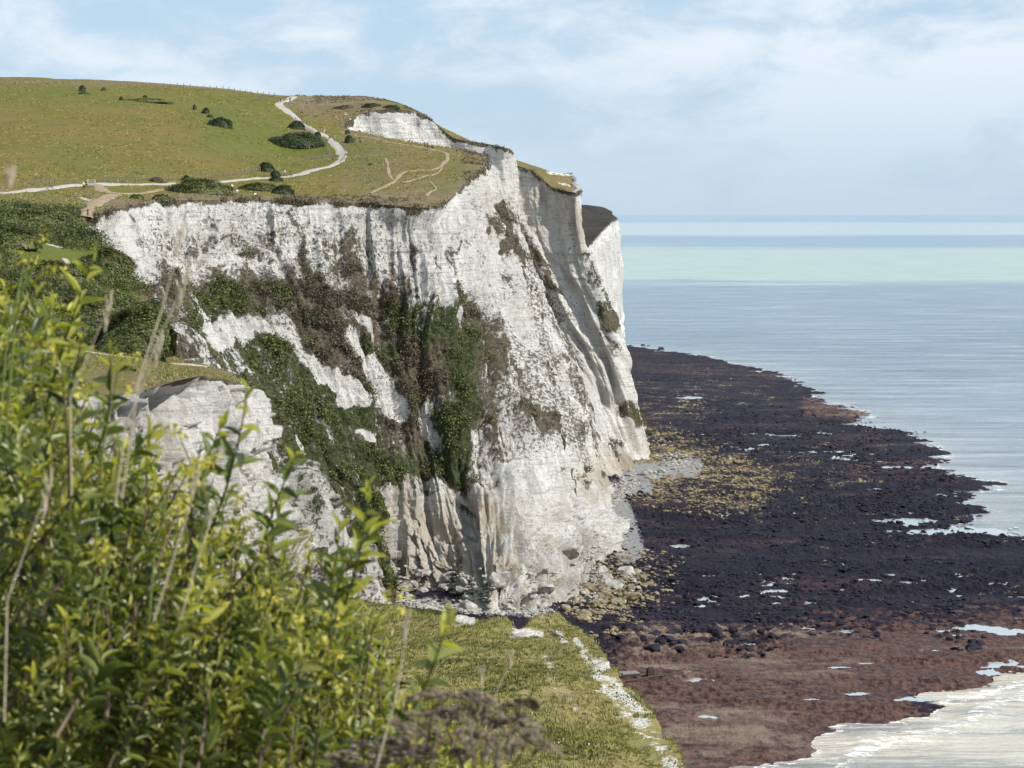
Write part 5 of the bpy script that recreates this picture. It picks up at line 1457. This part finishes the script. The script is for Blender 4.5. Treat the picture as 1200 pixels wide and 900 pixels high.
# ------------------------------------------------------------------ foreground shrubs, flowers and stalks
def leaf_template(nl=5):
    t = np.linspace(0, 1, nl); w = np.sin(np.pi * t ** 0.8) ** 0.8; w[0] = 0.06; w[-1] = 0.0
    mid = np.stack([0 * t, t, -0.10 * t ** 2 * 1.5], -1)
    Lf = np.stack([-0.5 * w, t, -0.10 * t ** 2 * 1.5 + 0.16 * w], -1); Rt = np.stack([0.5 * w, t, -0.10 * t ** 2 * 1.5 + 0.16 * w], -1)
    V = np.concatenate([Lf, mid, Rt]); F_ = []
    for k in range(nl - 1):
        F_ += [(k, nl + k, nl + k + 1), (k, nl + k + 1, k + 1), (nl + k, 2 * nl + k, 2 * nl + k + 1), (nl + k, 2 * nl + k + 1, nl + k + 1)]
    return V, np.array(F_)
LT, LFq = leaf_template()
def shoot(base, tip, n, L, r, spread=1.0):
    """stem curve and leaf frames (origin, matrix cols x,y,z, size, width, tone, young)"""
    base = np.array(base, float); tip = np.array(tip, float)
    side = np.cross(tip - base, [0, 1, 0]); side /= np.linalg.norm(side) + 1e-9
    mid_ = (base + tip) / 2 + side * r.uniform(-.08, .08) * np.linalg.norm(tip - base) + np.array([0.06, 0, -0.03]) * r.uniform(-1, 1)
    tt = np.linspace(0, 1, 14)[:, None]
    curve = (1 - tt) ** 2 * base + 2 * tt * (1 - tt) * mid_ + tt ** 2 * tip
    fr = []
    ph = r.uniform(0, 6.28); yb = max(0, r.uniform(-.8, .45))
    for i in range(n):
        s_ = 0.12 + 0.88 * (i + 0.5) / n; k = s_ * 13; j = min(int(k), 12)
        p = curve[j] * (1 - (k - j)) + curve[j + 1] * (k - j); ax = curve[j + 1] - curve[j]; ax /= np.linalg.norm(ax)
        ph += 2.4 + r.uniform(-.3, .3)
        u_ = np.cross(ax, [0.1, 1, 0.05]); u_ /= np.linalg.norm(u_); v_ = np.cross(ax, u_)
        rad = u_ * math.cos(ph) + v_ * math.sin(ph)
        young = max(0, (s_ - 0.74) / 0.26)
        ang = (math.radians(52) * (1 - young) + math.radians(22) * young) * spread * r.uniform(.75, 1.25)
        d = ax * math.cos(ang) + rad * math.sin(ang); d /= np.linalg.norm(d)
        z_ = ax * math.sin(ang) - rad * math.cos(ang); x_ = np.cross(d, z_)
        tw = r.uniform(-.7, .7); x2 = x_ * math.cos(tw) + z_ * math.sin(tw); z2 = -x_ * math.sin(tw) + z_ * math.cos(tw)
        size = L * (0.72 + 0.4 * math.sin(math.pi * min(1, s_ * 0.9))) * r.uniform(.75, 1.2) * (1 - 0.35 * young)
        fr.append((p, x2, d, z2, size, size * r.uniform(.21, .33), r.uniform(0, 1) * 0.9, min(1, young * r.uniform(.3, 1) + yb)))
    return curve, fr
def leaves_mesh(name, frames, mat):
    n = len(frames); O = np.array([f[0] for f in frames]); Xx = np.array([f[1] for f in frames]); Yy = np.array([f[2] for f in frames]); Zz = np.array([f[3] for f in frames])
    s_ = np.array([f[4] for f in frames])[:, None, None]; w = np.array([f[5] for f in frames])[:, None, None]
    V = O[:, None] + LT[None, :, 0:1] * w * Xx[:, None] + LT[None, :, 1:2] * s_ * Yy[:, None] + LT[None, :, 2:3] * s_ * Zz[:, None]
    Fq = (LFq[None] + (np.arange(n) * len(LT))[:, None, None]).reshape(-1, 3)
    c = np.stack([np.repeat([f[6] for f in frames], len(LT)), np.repeat([f[7] for f in frames], len(LT)), np.zeros(n * len(LT))], -1)
    return make_mesh(name, V.reshape(-1, 3), Fq, mat, True, c)
fr_ = np.random.default_rng(2024)
leafv = []
for tn_ in (0.15, 0.4, 0.65, 0.9):
    for yg in (0.0, 0.6):
        leafv.append((tn_, yg, leaves_mesh('leaf', [(np.zeros(3), np.array([1., 0, 0]), np.array([0., 1, 0]), np.array([0, 0, 1.]), 1.0, 0.25, tn_, yg)], M['leaf'])))
def best_leaf(tone, yg):
    return min(leafv, key=lambda q: abs(q[0] - tone) + abs(q[1] - yg))[2]
def ytop(px):
    return np.interp(px, [-80, 0, 60, 100, 125, 150, 200, 260, 300, 350, 400, 440, 480, 530, 570, 640], [320, 325, 350, 390, 470, 520, 545, 575, 605, 635, 690, 735, 790, 850, 910, 960])
SHR = []
def new_shrub(x, lab):
    e = bpy.data.objects.new('shrub', None); C.objects.link(e)
    D = 4.6; X_ = (x - 600) / F * D; e.location = (X_, D, float(NEAR(X_, D)))
    tag(e, lab, 'shrub', 'leafy shrubs in the foreground'); return e
SHR = [(-200, 150, new_shrub(40, 'tall leafy shrub filling the left edge of the foreground, highest shoots')),
       (150, 330, new_shrub(240, 'dense leafy shrub in the middle of the foreground group')),
       (330, 900, new_shrub(430, 'lower leafy shrub at the right of the foreground group, reaching over the turf'))]
def which(px):
    for a, b, e in SHR:
        if a <= px < b: return e
    return SHR[-1][2]
TIPS = [  # survey column/row of the shoots that stand clear, distance, base offset in pixels
 (112,272,4.2,-60,210),(128,385,4.0,-50,200),(290,432,4.0,-62,230),(348,508,4.1,-55,200),(432,542,3.8,-60,230),(448,592,3.9,-55,200),(262,470,4.4,-50,190),
 (528,692,3.3,-90,210),(398,590,4.3,-50,190),(235,620,3.9,-40,180),(60,330,4.3,-40,190),(180,480,4.3,-45,180),(330,560,4.5,-30,170),(22,340,4.2,-40,200)]
def at1(px, py, D): return at(px, py, D)
for (px, py, D, bx, by) in TIPS:
    e = which(px)
    base = at1(px + bx, py + by, D + fr_.uniform(-.1, .4)); tip_ = at1(px, py + 22, D)
    n_ = 20
    curve, fr2 = shoot(base, tip_, n_, 0.055 * D / 4.0, fr_)
    loc = Vector(e.location)
    br_ = bpy.data.objects.new('branch', None)
    mb = MB(); mb.tube([tuple(Vector(c) - Vector(base)) for c in curve], list(np.linspace(0.0035, 0.0012, 14)), 5)
    br_ = link('branch', mb.mesh('branch', M['stem'], True), e, Vector(base) - loc)
    for f in fr2:
        p, x2, d, z2, size, wd, tn_, yg = f
        o = link('leaf', best_leaf(tn_, yg), br_)
        s4 = size; wx = wd / 0.25
        mat = Matrix(((x2[0] * wx, d[0] * s4, z2[0] * s4, p[0] - base[0]), (x2[1] * wx, d[1] * s4, z2[1] * s4, p[1] - base[1]), (x2[2] * wx, d[2] * s4, z2[2] * s4, p[2] - base[2]), (0, 0, 0, 1)))
        o.matrix_local = mat
mass = {id(e): [[], MB(), e] for _, _, e in SHR}
N_SH = 1350
for i in range(N_SH):
    px = fr_.uniform(-90, 590); top = float(ytop(px)); u_ = fr_.uniform() ** 0.8
    py = top - 25 + u_ * (990 - top)
    if py > 960: continue
    D = fr_.uniform(3.7, 5.4) if py > top + 60 else fr_.uniform(4.0, 6.2)
    Ls = fr_.uniform(110, 220)
    base = at1(px + fr_.uniform(-110, 10), py + Ls, D + fr_.uniform(-.2, .5)); tip_ = at1(px, py, D)
    _, fr2 = shoot(base, tip_, int(fr_.integers(18, 32)), 0.040 * fr_.uniform(.7, 1.3), fr_, 1.1)
    m_ = mass[id(which(px))]
    m_[0] += fr2
    if i % 2 == 0: m_[1].tube([tuple(base), tuple((base + tip_) / 2 + np.array([.01, 0, 0])), tuple(tip_)], [0.004, 0.003, 0.0015], 4)
for fr2, mb, e in mass.values():
    me = leaves_mesh('foliage', fr2, M['leaf']); o = link('foliage', me, e, -Vector(e.location)); tag(o, kind='stuff')
    o = link('twigs', mb.mesh('twigs', M['twig']), e, -Vector(e.location)); tag(o, kind='stuff')

# yellow wildflowers
def blossom(seed, R_=0.017):
    r = np.random.default_rng(seed); n = 22
    P = r.normal(size=(n, 3)) * R_ * np.array([1, 1, 0.6])
    V, Fq = tri_cloud(P, 0.0055, 0.6, seed); t = np.repeat(r.uniform(0, 1, n), 3)
    return make_mesh('blossom', V, Fq, M['petal'], False, np.stack([t, 0 * t, 0 * t], -1))
blos = [blossom(s_) for s_ in range(5)]
FLW = [(36,298,5,'yellow wildflower at the top left above the shrub'),(26,318,3,'small yellow wildflower below the topmost one at the left'),(140,430,5,'yellow wildflower against the grassy shelf'),(30,418,4,'yellow wildflower low on the left edge of the shelf'),
       (78,500,6,'yellow wildflower cluster in the left shrub'),(92,538,6,'yellow wildflower cluster just below the left shrub cluster'),(60,470,3,'few yellow blossoms left of the shelf edge'),(250,560,6,'yellow wildflower cluster before the near chalk face'),
       (236,520,5,'yellow wildflower higher up before the near chalk face'),(262,610,6,'yellow wildflower cluster lower before the near chalk face'),(200,560,5,'yellow wildflower left of the cluster on the chalk'),(180,600,5,'yellow wildflower in the middle shrub'),
       (335,640,5,'yellow wildflower right of the middle shrub'),(370,720,6,'yellow wildflower cluster beside the turf path'),(395,770,5,'yellow wildflower cluster lower beside the turf path'),(290,690,5,'yellow wildflower in the right half of the shrub mass'),
       (130,640,4,'yellow blossoms deep in the left shrub'),(440,700,4,'yellow blossoms at the edge of the turf'),(330,800,4,'yellow blossoms low in the right shrub'),(60,620,4,'yellow blossoms low at the left')]
for i, (px, py, nb, lab) in enumerate(FLW):
    D = fr_.uniform(3.7, 4.3); base = at1(px - 30, py + 220, D); 
    e = bpy.data.objects.new('yellow_wildflower', None); C.objects.link(e); e.location = base; tag(e, lab, 'flower', 'yellow wildflowers among the shrubs')
    mb = MB(); tip_ = at1(px, py, D); mb.tube([(0, 0, 0), tuple((tip_ - base) * .6 + np.array([-.01, 0, 0])), tuple(tip_ - base)], [.003, .002, .0015], 5)
    tipl = tip_ - base
    nb = max(2, nb - 2)
    for k in range(nb):
        q = tipl + np.array([fr_.uniform(-.045, .045), fr_.uniform(-.03, .03), fr_.uniform(-.06, .03)])
        mb.tube([tuple(tipl * .82), tuple(q)], [.0015, .001], 4)
        link('blossom', blos[(i + k) % 5], e, tuple(q), (0, fr_.uniform(-.6, .6), fr_.uniform(0, 6)), (fr_.uniform(.7, 1.25),) * 3)
    link('stem', mb.mesh('stem', M['stem']), e)

# dry grass stalks (base pixel, tip pixel, distance)
STK = [(-4,262,14,212,2.4,'thick straw stalk tip at the far left edge against the path'),(88,560,130,352,3.2,'long dry stalk, leftmost of the tall ones over the combe'),
       (140,575,190,400,3.2,'dry stalk leaning right over the grassy shelf'),(150,560,222,318,3.0,'longest dry stalk, reaching up over the bay of the cliff'),
       (185,712,232,560,3.0,'pale dry stalk in the middle of the shrub mass'),(215,715,250,600,3.3,'thin dry stalk right of the pale one'),
       (440,900,480,720,3.0,'dry stalk in front of the turf near its worn path'),(550,860,566,790,4.0,'faint stalk over the near turf'),(585,850,600,770,4.2,'faint stalk over the near turf, rightmost'),(160,450,215,270,3.1,'thin dry stalk tip over the white cliff top'),
       (10,820,60,560,3.0,'grey dry stem low at the left edge'),]
for i, (x0, y0, x1, y1, D, lab) in enumerate(STK):
    base = at1(x0, y0, D); tip_ = at1(x1, y1, D)
    e = bpy.data.objects.new('dry_grass_stalk', None); C.objects.link(e)
    base = base + (base - tip_) * 0.1; e.location = base; tag(e, lab, 'grass stalk', 'dry grass stalks in the foreground')
    v = tip_ - base; bend = np.array([fr_.uniform(-.015, .03), 0, 0])
    mb = MB(); mb.tube([(0, 0, 0), tuple(v * .5 - bend), tuple(v)], [.0015, .0012, .0006], 5); link('stem', mb.mesh('stem', M['straw']), e)
    mb = MB()
    for k in range(12):
        q = v * (0.84 + 0.16 * k / 12); an_ = k * 2.4
        mb.tube([tuple(q), tuple(q + np.array([math.cos(an_) * .006, math.sin(an_) * .006, .018]))], [.0015, .0005], 4)
    link('seed_head', mb.mesh('seed_head', M['straw']), e)

# dead brown umbels at the bottom of the frame
def umbel(seed):
    r = np.random.default_rng(seed); AV = []; AF = []; base = 0; V, Fq = RL[seed % 6]
    for k in range(46):
        a = r.uniform(0, 6.28); q = math.sqrt(r.uniform()) * 0.034
        c = np.array([math.cos(a) * q, math.sin(a) * q * .7, -q * q * 5 + r.uniform(-.005, .005)])
        AV.append(V * r.uniform(.0035, .0080) + c); AF.append(Fq + base); base += len(V)
    return make_mesh('seed_head', np.concatenate(AV), np.concatenate(AF), M['seed'], False)
umb = [umbel(s_) for s_ in range(4)]
for i, (bx, by, heads, lab) in enumerate([
    (560, 1010, [(520,832),(548,812),(575,826),(556,850),(600,845),(585,872),(620,862),(540,880),(612,822),(634,868)], 'dead brown plant with dark seed heads at the bottom, right of the shrubs'),
    (490, 1010, [(478,852),(500,838),(515,860),(488,880),(470,872),(508,812)], 'dead brown plant with dark seed heads at the bottom, left of the larger one'),
    (430, 1000, [(398,884),(425,876),(450,888),(412,895)], 'dead brown plant low at the bottom under the right shrub')]):
    D = 3.1 + 0.15 * i; base = at1(bx, by, D); e = bpy.data.objects.new('dried_seed_plant', None); C.objects.link(e); e.location = base
    tag(e, lab, 'dead plant', 'dead brown seed plants in the foreground'); mb = MB()
    for k, (hx, hy) in enumerate(heads):
        q = at1(hx, hy, D + fr_.uniform(-.12, .12)) - base
        mb.tube([(0, 0, 0), tuple(q * .55 * np.array([.6, 1, 1])), tuple(q * .85), tuple(q)], [.003, .0022, .0016, .0012], 5)
        for s_ in range(5):
            mb.tube([tuple(q * .88), tuple(q + np.array([fr_.uniform(-.025, .025), fr_.uniform(-.02, .02), -.002]))], [.0011, .0008], 4)
        link('seed_head', umb[k % 4], e, tuple(q), (fr_.uniform(-.3, .3), fr_.uniform(-.4, .4), fr_.uniform(0, 6)), (fr_.uniform(.8, 1.3),) * 3)
    link('stem', mb.mesh('stem', M['twig']), e)
